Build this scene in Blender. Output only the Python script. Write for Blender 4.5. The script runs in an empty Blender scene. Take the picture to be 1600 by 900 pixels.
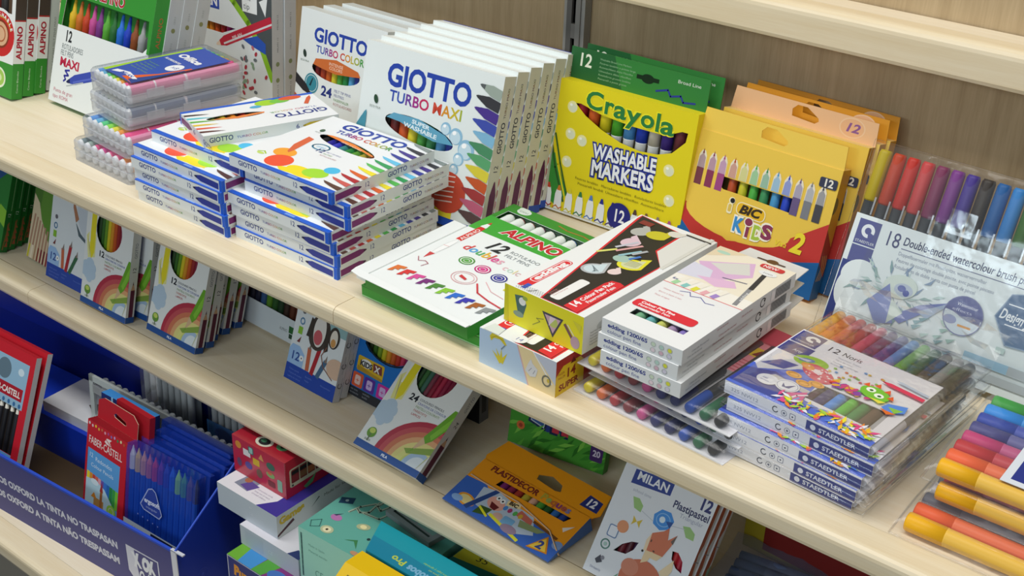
import bpy, math, random
from mathutils import Vector, Matrix, Euler
from mathutils.geometry import tessellate_polygon
S = bpy.context.scene
COL = S.collection
rad = math.radians
# ------------------------------------------------------------ camera
cam = bpy.data.cameras.new('camera')
cam.sensor_width = 36.0
cam.lens = 1978.776 / 1600 * 36
cam.clip_start = 0.02
camo = bpy.data.objects.new('camera', cam)
COL.objects.link(camo)
def cam_matrix(yaw, pitch, roll, loc):
    f = Vector((math.sin(yaw) * math.cos(pitch), math.cos(yaw) * math.cos(pitch), -math.sin(pitch)))
    r = f.cross(Vector((0, 0, 1))).normalized()
    d = f.cross(r)
    c, s = math.cos(roll), math.sin(roll)
    r2, d2 = c * r + s * d, -s * r + c * d
    m = Matrix((r2, -d2, -f)).transposed().to_4x4()
    m.translation = Vector(loc)
    return m
camo.matrix_world = cam_matrix(-0.65334579, 0.49013825, -0.03549314, (0.788, -0.745, 0.600))
S.camera = camo
# ------------------------------------------------------------ exposure, sky light, ceiling lamps, added fill and glare lights
S.view_settings.view_transform = 'Standard'
S.view_settings.look = 'None'
S.view_settings.gamma = 1.0
S.view_settings.exposure = 0.0
S.view_settings.use_curve_mapping = False
wd = bpy.data.worlds.new('world'); S.world = wd
wd.use_nodes = True
wd.node_tree.nodes['Background'].inputs[0].default_value = (0.86, 0.95, 1.0, 1)
wd.node_tree.nodes['Background'].inputs[1].default_value = 0.14
def area(name, loc, aim, sx, sy, power, col):
    l = bpy.data.lights.new(name, 'AREA'); l.shape = 'RECTANGLE'; l.size = sx; l.size_y = sy
    l.energy = power; l.color = col
    o = bpy.data.objects.new(name, l); COL.objects.link(o); o.location = loc
    o.rotation_euler = (Vector(aim) - Vector(loc)).to_track_quat('-Z', 'Y').to_euler()
    return o
area('ceiling_or_fill_lamp', (-0.2, -0.34, 1.75), (-0.2, -0.2, 0.0), 3.2, 0.45, 35, (1.0, 0.975, 0.93))
area('ceiling_or_fill_lamp', (0.6, -2.3, 1.15), (0.0, 0.2, -0.05), 2.2, 0.5, 13, (0.92, 0.97, 1.0))  # added fill light from the camera side, well below ceiling height
area('glare_light', (-0.28, -2.35, 1.137), (0.5, 0.33, 0.13), 0.5, 0.2, 6, (0.72, 0.9, 1.0))  # added small cool light, aimed to put a glare on the brush pen pouch
area('ceiling_or_fill_lamp', (-1.9, -1.3, 1.75), (-0.6, 0.1, 0.0), 0.4, 1.6, 8, (0.95, 0.98, 1.0))
# ------------------------------------------------------------ materials
def lin(h):
    h = h.lstrip('#')
    if len(h) == 3: h = ''.join(a * 2 for a in h)
    o = []
    for i in (0, 2, 4):
        c = int(h[i:i + 2], 16) / 255
        o.append(c / 12.92 if c <= 0.04045 else ((c + 0.055) / 1.055) ** 2.4)
    return (*o, 1)
MATS = {}
def mat(key):
    """'#rrggbb' printed card, 'p:#' shiny plastic, 'k:#' matt board, 't:#' tinted see-through plastic, 'm:#' metal"""
    if key in MATS: return MATS[key]
    kind, col = key.split(':') if ':' in key else ('c', key)
    m = bpy.data.materials.new({'c': 'printed_card_', 'p': 'plastic_', 'k': 'board_', 't': 'tinted_plastic_', 'm': 'metal_', 'f': 'frosted_plastic_', 'w': 'film_'}[kind] + col.lstrip('#'))
    m.use_nodes = True
    nt = m.node_tree; b = nt.nodes['Principled BSDF']
    b.inputs['Base Color'].default_value = lin(col)
    if kind == 'c':
        b.inputs['Roughness'].default_value = 0.42; b.inputs['Specular IOR Level'].default_value = 0.3
    elif kind == 'p':
        b.inputs['Roughness'].default_value = 0.22; b.inputs['Specular IOR Level'].default_value = 0.55
    elif kind == 'k':
        b.inputs['Roughness'].default_value = 0.75; b.inputs['Specular IOR Level'].default_value = 0.2
    elif kind == 'm':
        b.inputs['Roughness'].default_value = 0.4; b.inputs['Metallic'].default_value = 0.6
    elif kind in 'tfw':
        alpha = {'t': 0.36, 'f': 0.36, 'w': 0.035}[kind]
        tr = nt.nodes.new('ShaderNodeBsdfTransparent'); gl = nt.nodes.new('ShaderNodeBsdfGlossy')
        mx = nt.nodes.new('ShaderNodeMixShader'); m2 = nt.nodes.new('ShaderNodeMixShader')
        lw = nt.nodes.new('ShaderNodeLayerWeight'); lw.inputs[0].default_value = 0.25
        mp = nt.nodes.new('ShaderNodeMath'); mp.operation = 'MULTIPLY_ADD'
        mp.inputs[1].default_value = 0.32; mp.inputs[2].default_value = 0.015
        nt.links.new(lw.outputs['Fresnel'], mp.inputs[0])
        b.inputs['Roughness'].default_value = 0.3
        mx.inputs[0].default_value = alpha
        nt.links.new(tr.outputs[0], mx.inputs[1]); nt.links.new(b.outputs[0], mx.inputs[2])
        nt.links.new(mp.outputs[0], m2.inputs[0]); nt.links.new(mx.outputs[0], m2.inputs[1]); nt.links.new(gl.outputs[0], m2.inputs[2])
        gl.inputs['Roughness'].default_value = 0.1
        nz = nt.nodes.new('ShaderNodeTexNoise'); nz.inputs['Scale'].default_value = 55
        tc = nt.nodes.new('ShaderNodeTexCoord'); nt.links.new(tc.outputs['Object'], nz.inputs['Vector'])
        bp = nt.nodes.new('ShaderNodeBump'); bp.inputs['Strength'].default_value = 0.16 if kind == 'w' else 0.1
        bp.inputs['Distance'].default_value = 0.004
        nt.links.new(nz.outputs['Fac'], bp.inputs['Height']); nt.links.new(bp.outputs[0], gl.inputs['Normal'])
        nt.links.new(m2.outputs[0], nt.nodes['Material Output'].inputs[0])
    MATS[key] = m
    return m
def wood(name, c1, c2, axis, rough=0.45, fine=1.0):
    m = bpy.data.materials.new(name); m.use_nodes = True
    nt = m.node_tree; b = nt.nodes['Principled BSDF']
    tc = nt.nodes.new('ShaderNodeTexCoord'); mp = nt.nodes.new('ShaderNodeMapping')
    sc = {'x': (1.2, 26, 26), 'z': (26, 26, 1.6)}[axis]
    mp.inputs['Scale'].default_value = [v * fine for v in sc]
    n1 = nt.nodes.new('ShaderNodeTexNoise'); n1.inputs['Scale'].default_value = 3; n1.inputs['Detail'].default_value = 5
    n2 = nt.nodes.new('ShaderNodeTexNoise'); n2.inputs['Scale'].default_value = 22; n2.inputs['Detail'].default_value = 3
    ad = nt.nodes.new('ShaderNodeMath'); ad.operation = 'MULTIPLY_ADD'; ad.inputs[1].default_value = 0.5
    rp = nt.nodes.new('ShaderNodeValToRGB')
    rp.color_ramp.elements[0].position = 0.45; rp.color_ramp.elements[1].position = 1.0
    rp.color_ramp.elements[0].color = lin(c2); rp.color_ramp.elements[1].color = lin(c1)
    nt.links.new(tc.outputs['Object'], mp.inputs[0])
    nt.links.new(mp.outputs[0], n1.inputs['Vector']); nt.links.new(mp.outputs[0], n2.inputs['Vector'])
    nt.links.new(n2.outputs['Fac'], ad.inputs[0]); nt.links.new(n1.outputs['Fac'], ad.inputs[2])
    nt.links.new(ad.outputs[0], rp.inputs[0]); nt.links.new(rp.outputs[0], b.inputs['Base Color'])
    b.inputs['Roughness'].default_value = rough
    MATS[name] = m
    return name
# ------------------------------------------------------------ mesh builder, all sizes in millimetres
def glyphs(s, bold, shear):
    k = (s, bold, shear)
    if k not in glyphs.c:
        c = bpy.data.curves.new('t', 'FONT'); c.body = s; c.size = 1; c.offset = bold; c.shear = shear; c.resolution_u = 3
        o = bpy.data.objects.new('t', c); me = o.to_mesh()
        vs = [(v.co.x, v.co.y) for v in me.vertices]; fs = [tuple(p.vertices) for p in me.polygons]
        o.to_mesh_clear(); bpy.data.objects.remove(o); bpy.data.curves.remove(c)
        w = max((v[0] for v in vs), default=0)
        glyphs.c[k] = (vs, fs, w)
    return glyphs.c[k]
glyphs.c = {}
class G:
    def __init__(s): s.v = []; s.f = []; s.m = []; s.k = []; s.sm = []
    def mi(s, c):
        if c not in s.k: s.k.append(c)
        return s.k.index(c)
    def add(s, pts, faces, c, smooth=False):
        b = len(s.v); s.v += [tuple(p) for p in pts]
        mi = c if isinstance(c, list) else [s.mi(c)] * len(faces)
        for f, q in zip(faces, mi):
            s.f.append([b + i for i in f]); s.m.append(q); s.sm.append(smooth)
    def box(s, x, y, z, w, d, h, c, skip=''):
        p = [(x + w * (i & 1), y + d * (i >> 1 & 1), z + h * (i >> 2)) for i in range(8)]
        fs = {'k': (0, 2, 3, 1), 't': (4, 5, 7, 6), 'f': (0, 1, 5, 4), 'b': (2, 6, 7, 3), 'l': (0, 4, 6, 2), 'r': (1, 3, 7, 5)}
        ks = [k for k in fs if k not in skip]
        if isinstance(c, dict): s.add(p, [fs[k] for k in ks], [s.mi(c.get(k, c['*'])) for k in ks])
        else: s.add(p, [fs[k] for k in ks], c)
    def lathe(s, p0, d, prof, n=14, smooth=True, flat=1.0):
        """prof: (distance along d, radius, colour of the band that follows)"""
        p0 = Vector(p0); d = Vector(d).normalized()
        a = d.orthogonal().normalized() if abs(d.z) > 0.9 else Vector((0, 0, 1)).cross(d).normalized()
        b = d.cross(a)
        rings = [[p0 + d * t + (a * math.cos(2 * math.pi * i / n) + b * math.sin(2 * math.pi * i / n) * flat) * r for i in range(n)] for t, r, c in prof]
        base = len(s.v)
        for r in rings: s.v += [tuple(q) for q in r]
        for k in range(len(prof) - 1):
            q = s.mi(prof[k][2])
            for i in range(n):
                j = (i + 1) % n
                s.f.append([base + k * n + i, base + k * n + j, base + (k + 1) * n + j, base + (k + 1) * n + i]); s.m.append(q); s.sm.append(smooth)
        s.f.append([base + i for i in range(n)][::-1]); s.m.append(s.mi(prof[0][2])); s.sm.append(False)
        s.f.append([base + (len(prof) - 1) * n + i for i in range(n)]); s.m.append(s.mi(prof[-2][2])); s.sm.append(False)
    def rope(s, pts, r, c, n=6, loop=False):
        pts = [Vector(p) for p in pts]; N = len(pts); base = len(s.v)
        for i, p in enumerate(pts):
            t = (pts[(i + 1) % N] - pts[i - 1]) if loop else (pts[min(i + 1, N - 1)] - pts[max(i - 1, 0)])
            t.normalize(); a = t.orthogonal().normalized() if abs(t.z) > 0.95 else Vector((0, 0, 1)).cross(t).normalized(); b = t.cross(a)
            s.v += [tuple(p + (a * math.cos(2 * math.pi * k / n) + b * math.sin(2 * math.pi * k / n)) * r) for k in range(n)]
        for i in range(N if loop else N - 1):
            for k in range(n):
                i2 = (i + 1) % N; k2 = (k + 1) % n
                s.f.append([base + i * n + k, base + i * n + k2, base + i2 * n + k2, base + i2 * n + k]); s.m.append(s.mi(c)); s.sm.append(True)
    def sheet(s, rows, c, smooth=True, thick=0):
        """grid of points (list of rows); thick gives a second skin below"""
        n = len(rows[0]); base = len(s.v)
        for r in rows: s.v += [tuple(p) for p in r]
        for i in range(len(rows) - 1):
            for j in range(n - 1):
                s.f.append([base + i * n + j, base + i * n + j + 1, base + (i + 1) * n + j + 1, base + (i + 1) * n + j]); s.m.append(s.mi(c)); s.sm.append(smooth)
    def prism(s, poly, vec, c, cap=True):
        vec = Vector(vec); n = len(poly); p = [Vector(q) for q in poly]
        pts = p + [q + vec for q in p]
        fs = [(i, (i + 1) % n, n + (i + 1) % n, n + i) for i in range(n)]
        if cap: fs += [tuple(range(n))[::-1], tuple(range(n, 2 * n))]
        s.add(pts, fs, c)
    def obj(s, name, parent=None, bevel=0, solid=0):
        me = bpy.data.meshes.new(name)
        me.from_pydata([(a * .001, b * .001, c * .001) for a, b, c in s.v], [], s.f)
        for c in s.k: me.materials.append(mat(c))
        me.polygons.foreach_set('material_index', s.m); me.polygons.foreach_set('use_smooth', s.sm)
        me.update()
        o = bpy.data.objects.new(name, me); COL.objects.link(o)
        if parent: o.parent = parent
        if solid:
            md = o.modifiers.new('thickness', 'SOLIDIFY'); md.thickness = solid * .001; md.offset = 0
        if bevel:
            md = o.modifiers.new('bevel', 'BEVEL'); md.width = bevel * .001; md.segments = 3; md.limit_method = 'ANGLE'
        return o
def clip(pts, W, H):
    for ax, lim, sg in ((0, 0, 1), (0, W, -1), (1, 0, 1), (1, H, -1)):
        out = []
        for i, p in enumerate(pts):
            q = pts[i - 1]; a, b = sg * (q[ax] - lim), sg * (p[ax] - lim)
            if (a >= 0) != (b >= 0):
                t = a / (a - b); out.append((q[0] + (p[0] - q[0]) * t, q[1] + (p[1] - q[1]) * t))
            if b >= 0: out.append(p)
        pts = out
        if not pts: return []
    return pts
def rot2(x, y, a): return (x * math.cos(a) - y * math.sin(a), x * math.sin(a) + y * math.cos(a))
class F:
    """a printed face: origin, right and up vectors, width and height; ink layers lie a few hundredths of a mm apart"""
    def __init__(s, g, o, u, v, W, H):
        s.g = g; s.o = Vector(o); s.u = Vector(u).normalized(); s.w = Vector(v).normalized(); s.n = s.u.cross(s.w); s.W = W; s.H = H; s.k = 0.04
    def at(s, x, y, l): return s.o + s.u * x + s.w * y + s.n * l
    def P(s, pts, c, cl=True):
        if cl: pts = clip(pts, s.W, s.H)
        if len(pts) < 3: return s
        ar = sum(pts[i - 1][0] * pts[i][1] - pts[i][0] * pts[i - 1][1] for i in range(len(pts)))
        if abs(ar) < 1e-6: return s
        if ar < 0: pts = pts[::-1]
        s.k += 0.012
        s.g.add([s.at(x, y, s.k) for x, y in pts], [tuple(range(len(pts)))], c)
        return s
    def R(s, x, y, w, h, c): return s.P([(x, y), (x + w, y), (x + w, y + h), (x, y + h)], c)
    def E(s, cx, cy, rx, ry, c, rot=0, n=26):
        a = rad(rot)
        return s.P([(cx + q[0], cy + q[1]) for q in (rot2(rx * math.cos(t), ry * math.sin(t), a) for t in (2 * math.pi * i / n for i in range(n)))], c)
    def RR(s, x, y, w, h, r, c, rot=0):
        p = []
        for cx, cy, a0 in ((w - r, r, -90), (w - r, h - r, 0), (r, h - r, 90), (r, r, 180)):
            for i in range(5): p.append(rot2(cx + r * math.cos(rad(a0 + 22.5 * i)), cy + r * math.sin(rad(a0 + 22.5 * i)), rad(rot)))
        return s.P([(x + a, y + b) for a, b in p], c)
    def L(s, pts, wd, c):
        s.k += 0.012
        for (x0, y0), (x1, y1) in zip(pts, pts[1:]):
            d = math.hypot(x1 - x0, y1 - y0) or 1; nx, ny = -(y1 - y0) / d * wd / 2, (x1 - x0) / d * wd / 2
            ex, ey = (x1 - x0) / d * wd * .3, (y1 - y0) / d * wd * .3
            q = clip([(x0 + nx - ex, y0 + ny - ey), (x0 - nx - ex, y0 - ny - ey), (x1 - nx + ex, y1 - ny + ey), (x1 + nx + ex, y1 + ny + ey)], s.W, s.H)
            if len(q) > 2: s.g.add([s.at(x, y, s.k) for x, y in q], [tuple(range(len(q)))], c)
        return s
    def O(s, cx, cy, rx, ry, wd, c, a0=0, a1=360, n=28):
        return s.L([(cx + rx * math.cos(rad(a0 + (a1 - a0) * i / n)), cy + ry * math.sin(rad(a0 + (a1 - a0) * i / n))) for i in range(n + 1)], wd, c)
    def T(s, t, x, y, h, c, w=None, b=0, rot=0, sh=0, al='l', hi=0):
        """h is the capital height"""
        vs, fs, W = glyphs(t, b, sh)
        if not vs: return s
        sz = h / 0.7; sx = (w / W) if w else sz
        off = {'l': 0, 'c': -W * sx / 2, 'r': -W * sx}[al]
        s.k += 0.012
        a = rad(rot); P = []
        for px, py in vs:
            q = rot2(px * sx + off, py * sz, a); P.append(s.at(x + q[0], y + q[1], s.k + hi))
        s.g.add(P, fs, c)
        return s
    def MT(s, t, x, y, h, cols, w=None, b=0, rot=0, sh=0):
        W = glyphs(t, b, sh)[2]; sz = h / 0.7; sx = (w / W) if w else sz
        pos = 0; n = 0
        for i, ch in enumerate(t):
            if ch == ' ': continue
            pre = glyphs(t[:i + 1], b, sh)[2]; cw = glyphs(ch, b, sh)[2]
            q = rot2((pre - cw) * sx, 0, rad(rot))
            s.T(ch, x + q[0], y + q[1], h, cols[n % len(cols)], cw * sx, b, rot, sh); n += 1
        return s
    def para(s, rows, x, y, h, dy, c, b=0, rot=0, wid=None):
        for i, t in enumerate(rows):
            q = rot2(0, -dy * i, rad(rot)); cc = c[i % len(c)] if isinstance(c, (list, tuple)) else c
            s.T(t, x + q[0], y + q[1], h, cc, (wid * min(1, len(t) / max(len(r) for r in rows)) if wid else None), b, rot)
        return s
    def pen(s, x0, y0, x1, y1, w, c, tip=None, hl=None):
        """drawn felt pen pointing to x1,y1"""
        a = math.atan2(y1 - y0, x1 - x0); L = math.hypot(x1 - x0, y1 - y0)
        f = lambda pts: [(x0 + q[0], y0 + q[1]) for q in (rot2(px, py, a) for px, py in pts)]
        k = L - w * 1.15
        s.P(f([(0, -w / 2), (k - w * .3, -w / 2), (k, -w * .4), (k + w * .5, -w * .27), (k + w * .5, w * .27), (k, w * .4), (k - w * .3, w / 2), (0, w / 2)]), c)
        s.P(f([(k + w * .5, -w * .25), (L - w * .2, -w * .13), (L, 0), (L - w * .2, w * .13), (k + w * .5, w * .25)]), tip or c)
        if hl: s.P(f([(0, w * .12), (k, w * .12), (k, w * .3), (0, w * .3)]), hl)
        return s
def faces(g, w, h, t):
    return dict(f=F(g, (0, 0, 0), (1, 0, 0), (0, 0, 1), w, h), r=F(g, (w, 0, 0), (0, 1, 0), (0, 0, 1), t, h), rL=F(g, (w, t, 0), (0, 0, 1), (0, -1, 0), h, t),
                l=F(g, (0, t, 0), (0, -1, 0), (0, 0, 1), t, h), t=F(g, (0, 0, h), (1, 0, 0), (0, 1, 0), w, t), tL=F(g, (w, t, h), (-1, 0, 0), (0, -1, 0), w, t),
                bL=F(g, (0, t, 0), (1, 0, 0), (0, -1, 0), w, t), k=F(g, (w, t, 0), (-1, 0, 0), (0, 0, 1), w, h))
def ell(cx, cy, rx, ry, n=26, rot=0):
    return [(cx + q[0], cy + q[1]) for q in (rot2(rx * math.cos(2 * math.pi * i / n), ry * math.sin(2 * math.pi * i / n), rad(rot)) for i in range(n))]
def carton(g, w, h, t, c, holes=(), inner='#2a2420'):
    """closed carton, front at y=0; holes are windows cut through the front panel"""
    if isinstance(c, str): c = {'*': c}
    if not holes:
        g.box(0, 0, 0, w, t, h, c)
    else:
        g.box(0, 0, 0, w, t, h, c, skip='f')
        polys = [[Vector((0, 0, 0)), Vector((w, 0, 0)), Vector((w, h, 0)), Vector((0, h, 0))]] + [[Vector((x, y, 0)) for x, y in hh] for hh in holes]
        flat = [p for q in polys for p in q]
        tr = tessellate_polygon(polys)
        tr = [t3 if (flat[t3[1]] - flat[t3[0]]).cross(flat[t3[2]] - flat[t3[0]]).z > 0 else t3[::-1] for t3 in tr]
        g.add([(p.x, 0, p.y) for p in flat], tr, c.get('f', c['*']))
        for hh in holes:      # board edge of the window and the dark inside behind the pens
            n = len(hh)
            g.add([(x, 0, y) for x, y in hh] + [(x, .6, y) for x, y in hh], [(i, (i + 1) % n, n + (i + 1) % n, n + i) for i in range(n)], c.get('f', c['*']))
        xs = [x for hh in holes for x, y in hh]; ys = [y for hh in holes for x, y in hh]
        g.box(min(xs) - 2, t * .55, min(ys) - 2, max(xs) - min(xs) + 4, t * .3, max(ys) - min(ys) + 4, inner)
    return faces(g, w, h, t)
# ------------------------------------------------------------ things
def tag(o, label, cat, group=None):
    o['label'] = label; o['category'] = cat
    if group: o['group'] = group
    return o
def thing(name, label, cat, group=None):
    return tag_link(bpy.data.objects.new(name, None), label, cat, group)
def tag_link(o, label, cat, group):
    o.empty_display_size = .02; COL.objects.link(o); return tag(o, label, cat, group)
def put(o, x, y, z, yaw=0, tilt=0, roll=0):
    o.location = (x, y, z); o.rotation_euler = (rad(-tilt), rad(roll), rad(yaw)); return o
def dup(r, label, x, y, z, yaw=0, tilt=0, roll=0, group=None, skip=()):
    """a second one of a thing with copies of its parts and sub-parts"""
    n = r.copy(); COL.objects.link(n); n['label'] = label
    if group: n['group'] = group
    for ch in list(r.children):
        if ch.name.split('.')[0] in skip: continue
        c = ch.copy(); COL.objects.link(c); c.parent = n
        for gc in list(ch.children):
            d = gc.copy(); COL.objects.link(d); d.parent = c
    return put(n, x, y, z, yaw, tilt, roll)
def stick(name, parent, x, y, z0, z1, r, c, n=10, tip=None):
    """a pen or pencil seen through a window"""
    g = G(); pr = [(0, r * .9, c), (1, r, c), (z1 - z0 - 1, r, c), (z1 - z0, r * .9, c)]
    if tip: pr = [(0, r, c), (z1 - z0 - r * 4, r, tip), (z1 - z0 - r, r * .35, tip), (z1 - z0, r * .2, tip)]
    g.lathe((x, y, z0), (0, 0, 1), pr, n)
    return g.obj(name, parent)
def capped(name, parent, p0, d, prof, i, n=12, cap_first=False, flat=1.0):
    """a pen whose cap is a sub-part of its own"""
    g = G(); g.lathe(p0, d, prof[i:] if cap_first else prof[:i + 1], n, True, flat); o = g.obj(name, parent)
    g = G(); g.lathe(p0, d, prof[:i + 1] if cap_first else prof[i:], n, True, flat); g.obj('cap', o)
    return o
BLUE = '#1b4fb8'; NAVY = '#26357f'; WHT = '#f1f3f4'; BLK = '#1d1d1f'
RAIN = ['#2f3f95', '#5a3f92', '#8a2c83', '#c02a62', '#d23b34', '#e0852c', '#d9b52a', '#7aa93c', '#3d9448']
# ------------------------------------------------------------ shelving bay
BEECH = wood('beech_laminate', '#f0e4cc', '#e6d5b4', 'x')
BEECHN = wood('beech_nosing', '#eee0c2', '#e3cfa8', 'x', 0.33)
PANEL = wood('panel_laminate', '#c6af8a', '#ac9470', 'z', 0.55)
def struct(o): o['kind'] = 'structure'; return o
def shelf(label, x0, x1, y0, ztop, T, seam, r=7, nose=30, yb=438, groove=True, joint=False):
    t = thing('shelf', label, 'shelf'); put(t, 0, y0 * .001, ztop * .001)
    g = G(); g.box(x0, nose, -T, x1 - x0, yb - y0 - nose, T, 'beech_laminate'); g.box(x0, nose - .5, -.05, x1 - x0, .9, .12, 'k:#9a8662') if joint else None; g.obj('shelf_board', t)
    pr = [(nose, 0), (r, 0), (r * .62, -r * .07), (r * .29, -r * .29), (r * .07, -r * .62), (0, -r), (0, -T + 5), (1.2, -T + 1.5), (5, -T), (nose, -T)]
    cuts = [x0] + ([seam] if seam is not None else []) + [x1]
    for a, b in zip(cuts, cuts[1:]):
        g = G(); a2 = a + (.35 if a != x0 else 0); b2 = b - (.35 if b != x1 else 0)
        g.prism([(a2, y - .25 if y == nose and groove else y, z) for y, z in pr][::-1], (b2 - a2, 0, 0), 'beech_nosing'); g.obj('nosing', t)
    return t
shelf('main beech shelf carrying the felt pen boxes, at eye height', -1900, 1500, 0, 0, 22, 0)
shelf('middle beech shelf under the main one, with pencil boxes', -1900, 1500, 26, -210, 25, -607, joint=True)
shelf('lowest beech shelf, carrying the blue cardboard display', -1900, 1500, -140, -455, 25, None)
rail = shelf('narrow beech rail shelf high at the back, empty', -1900, 1500, 386, 272, 38, None, r=9, nose=25, yb=438)
g = G(); g.box(-1900, 440, -700, 3400, 18, 1500, 'panel_laminate'); struct(g.obj('wall_back'))
g = G(); g.box(-2600, -2600, -720, 4800, 3100, 20, 'k:#77736c'); struct(g.obj('floor'))
g = G(); g.box(-1900, -90, -700, 3400, 15, 215, 'k:#8f8a80'); struct(g.obj('baseboard_front'))
g = G(); g.box(344, 405, 272, 4, 2.5, .15, 'k:#3a2a1c')
g.obj('nail_hole', rail)
t = thing('shelf_upright', 'slotted grey metal upright on the back panel between two bays', 'upright')
g = G(); D = 'k:#a3a19c'
g.box(-47, 426, -210, 5, 13, 900, D); g.box(-23, 426, -210, 5, 13, 900, D)
g.obj('side_flange', t)
g = G(); g.box(-42, 424, -210, 7, 4, 900, 'k:#6a6865'); g.box(-29.5, 424, -210, 6.5, 4, 900, 'k:#8d8b87')
z = -200
while z < 640:
    g.box(-35, 424, z, 5.5, 4, 17, 'k:#7d7b77'); z += 46
g.obj('slotted_face', t); g = G(); g.box(-41, 436, -210, 18, 2, 900, 'k:#0e0e0e'); g.obj('dark_void', t)  # near-black filler: shade of the hollow behind the slots, put in as colour
# ------------------------------------------------------------ back row on the main shelf, left to right
GRN = '#3c9436'
# green and white boxes at the far left
def vegetable_box(label, first=True):
    t = thing('marker_box', label, 'marker box', 'green and white marker boxes at the left end')
    g = G(); w, h, d = 150, 175, 16
    hole = [(8, 112), (142, 112), (142, 165), (8, 165)]
    fc = carton(g, w, h, d, {'*': GRN, 'f': '#eef1ef', 'b': '#4a4038'}, [hole])
    f = fc['f']; f.R(0, 0, w, 46, GRN); f.P([(0, 46), (w, 46), (w, 60), (100, 52), (60, 60), (0, 66)], '#eef1ef')
    f.E(118, 82, 36, 34, '#eef1ef'); f.P(ell(118, 82, 32, 30), '#cf2b2b'); f.E(118, 82, 20, 19, '#8a3a20'); f.E(118, 82, 17, 16, '#e2b58d')
    f.O(118, 82, 11, 10, 2, '#c9744a'); f.O(118, 82, 25, 23, 3, '#d9a52a', 20, 100)
    for i, ch in enumerate('WASHABLE'):
        a = 128 - i * 15; f.T(ch, 118 + 24.5 * math.cos(rad(a)), 82 + 23 * math.sin(rad(a)), 5, '#ffffff', b=.03, rot=a - 90, al='c')
    f.E(120, 24, 15, 14, '#eaf2d6'); f.E(120, 24, 12, 11, '#a9cf5c'); f.E(120, 24, 6, 5, '#dcecb0'); f.T('LIME', 104, 3, 4, WHT)
    r = fc['rL']; r.R(48, 0, 56, d, '#f0f1ef'); r.R(104, 0, 2, d, '#b8312f'); r.R(106, 0, 69, d, '#4b3f38')
    r.T('ALPINO', 54, 4.5, 7.5, '#b5263a', 44, b=.04); r.T('Ceras Blandas', 8, 7, 2.4, '#cfe6c6', 30)
    g.obj('carton', t)
    for k, c in enumerate(['#5a2c20', '#3a2a28', '#7a4a2a', '#2c2a30', '#4b3a2f', '#6b2a24', '#33302e', '#54402f']):
        stick('crayon', t, 15 + k * 17, 8, 60, 166, 7, c)
    return t
v = vegetable_box('green and white crayon box with red washable roundel, foremost at left end'); put(v, -.885, .120, 0, 0, 13)
dup(v, 'second green and white crayon box from the front at the left end', -.885, .1375, 0, 0, 13)
dup(v, 'third green and white crayon box from the front at the left end', -.883, .1545, 0, 0, 13)
t = thing('marker_box', 'slim grey box with green top behind the green crayon boxes', 'marker box'); put(t, -.880, .1725, 0, 0, 13)
g = G(); fc = carton(g, 147, 168, 13, {'*': '#cfd6d4', 'f': '#e8ecea'}); fc['rL'].R(128, 0, 40, 13, '#2f7a34'); fc['rL'].T('ROTULADORES FELT PENS MAXI', 20, 4, 3, '#8a918e', 80)
fc['rL'].E(12, 6, 3, 3, '#777e7b'); fc['f'].R(0, 128, 147, 40, '#2f7a34'); fc['f'].T('MAXI', 60, 60, 14, '#b5263a', b=.03); g.obj('carton', t)
# large white and green felt pen box
W12 = ['#d8b226', '#c9702a', '#c04426', '#c24f93', '#7d3a86', '#5aa73a', '#2c6b36', '#2b6fd0', '#1f3fb8', '#8a4a26', '#9a9c9c', '#4a4c4d']
def maxi_box(label, side, win):
    t = thing('felt_pen_box', label, 'felt pen box', 'large white and green felt pen boxes')
    g = G(); w, h, d = 192, 172, 20
    hole = [(8, 101), (180, 101), (187, 108), (184, 141), (160, 141), (12, 143)]
    fc = carton(g, w, h, d, {'*': side, 'f': '#e9eeec', 't': '#3a8a36'}, [hole] if win else [], '#2f7d30')
    f = fc['f']
    if win:
        f.P([(0, 143), (12, 143), (160, 141), (184, 141), (192, 130), (192, 172), (0, 172)], '#3a9436'); f.P([(187, 101), (192, 101), (192, 134), (184, 141), (187, 108)], '#3a9436')
        f.P([(0, 101), (8, 101), (12, 143), (0, 143)], '#3a9436')
        f.T('ALPINO', 72, 147, 13, '#e9eeec', 60, b=.06); f.T('ALPINO', 72, 147, 13, '#b92a3a', 60, b=.03)
    f.T('12', 19, 83, 14, '#26282b', 15, b=.03); f.T('ROTULADORES', 15, 72, 7, '#6a7577', 46); f.T('FELT PENS', 14, 63.5, 7, '#6a7577', 28)
    f.T('MAXI', 15, 50, 11, '#c01e44', 42, b=.035)
    f.L([(38, 47), (29, 45), (37, 40), (28, 38), (32, 34), (28, 31)], 2.6, '#3a3aa0')
    f.pen(120, 62, 34, 31, 13, '#3d4fb0', '#22285a', '#5b6cc8'); f.L([(36, 26), (70, 38)], 1.5, '#b9c1c1')
    f.T('Punta de gran', 9, 14, 5, '#d08a96', 42); f.T('tipo: ROMA', 9, 6, 5, '#d08a96', 34)
    r = fc['rL']
    if win: r.T('ALPINO', 110, 6, 6, '#c8603a', 38)
    else:
        for q in (30, 62, 95, 128): r.E(q, 10, 3, 3, '#8a8a5a'); r.T('CE 0-3', q + 8, 8.5, 2.4, '#9aa29e')
    g.obj('carton', t)
    if win:
        for k, c in enumerate(W12):
            gg = G(); x = 17 + k * 14.6
            gg.lathe((x, 11, 60), (0, 0, 1), [(0, 5.5, c), (48, 5.5, c), (50, 6, c), (58, 6, c), (62, 3.6, c), (76, 2.2, c), (78, 1.2, c)], 12); gg.obj('felt_pen', t)
    return t
put(maxi_box('white felt pen box with twelve bright pens in its green top', '#3f9a3c', True), -.7015, .155, 0, -.6, 17.5)
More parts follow.
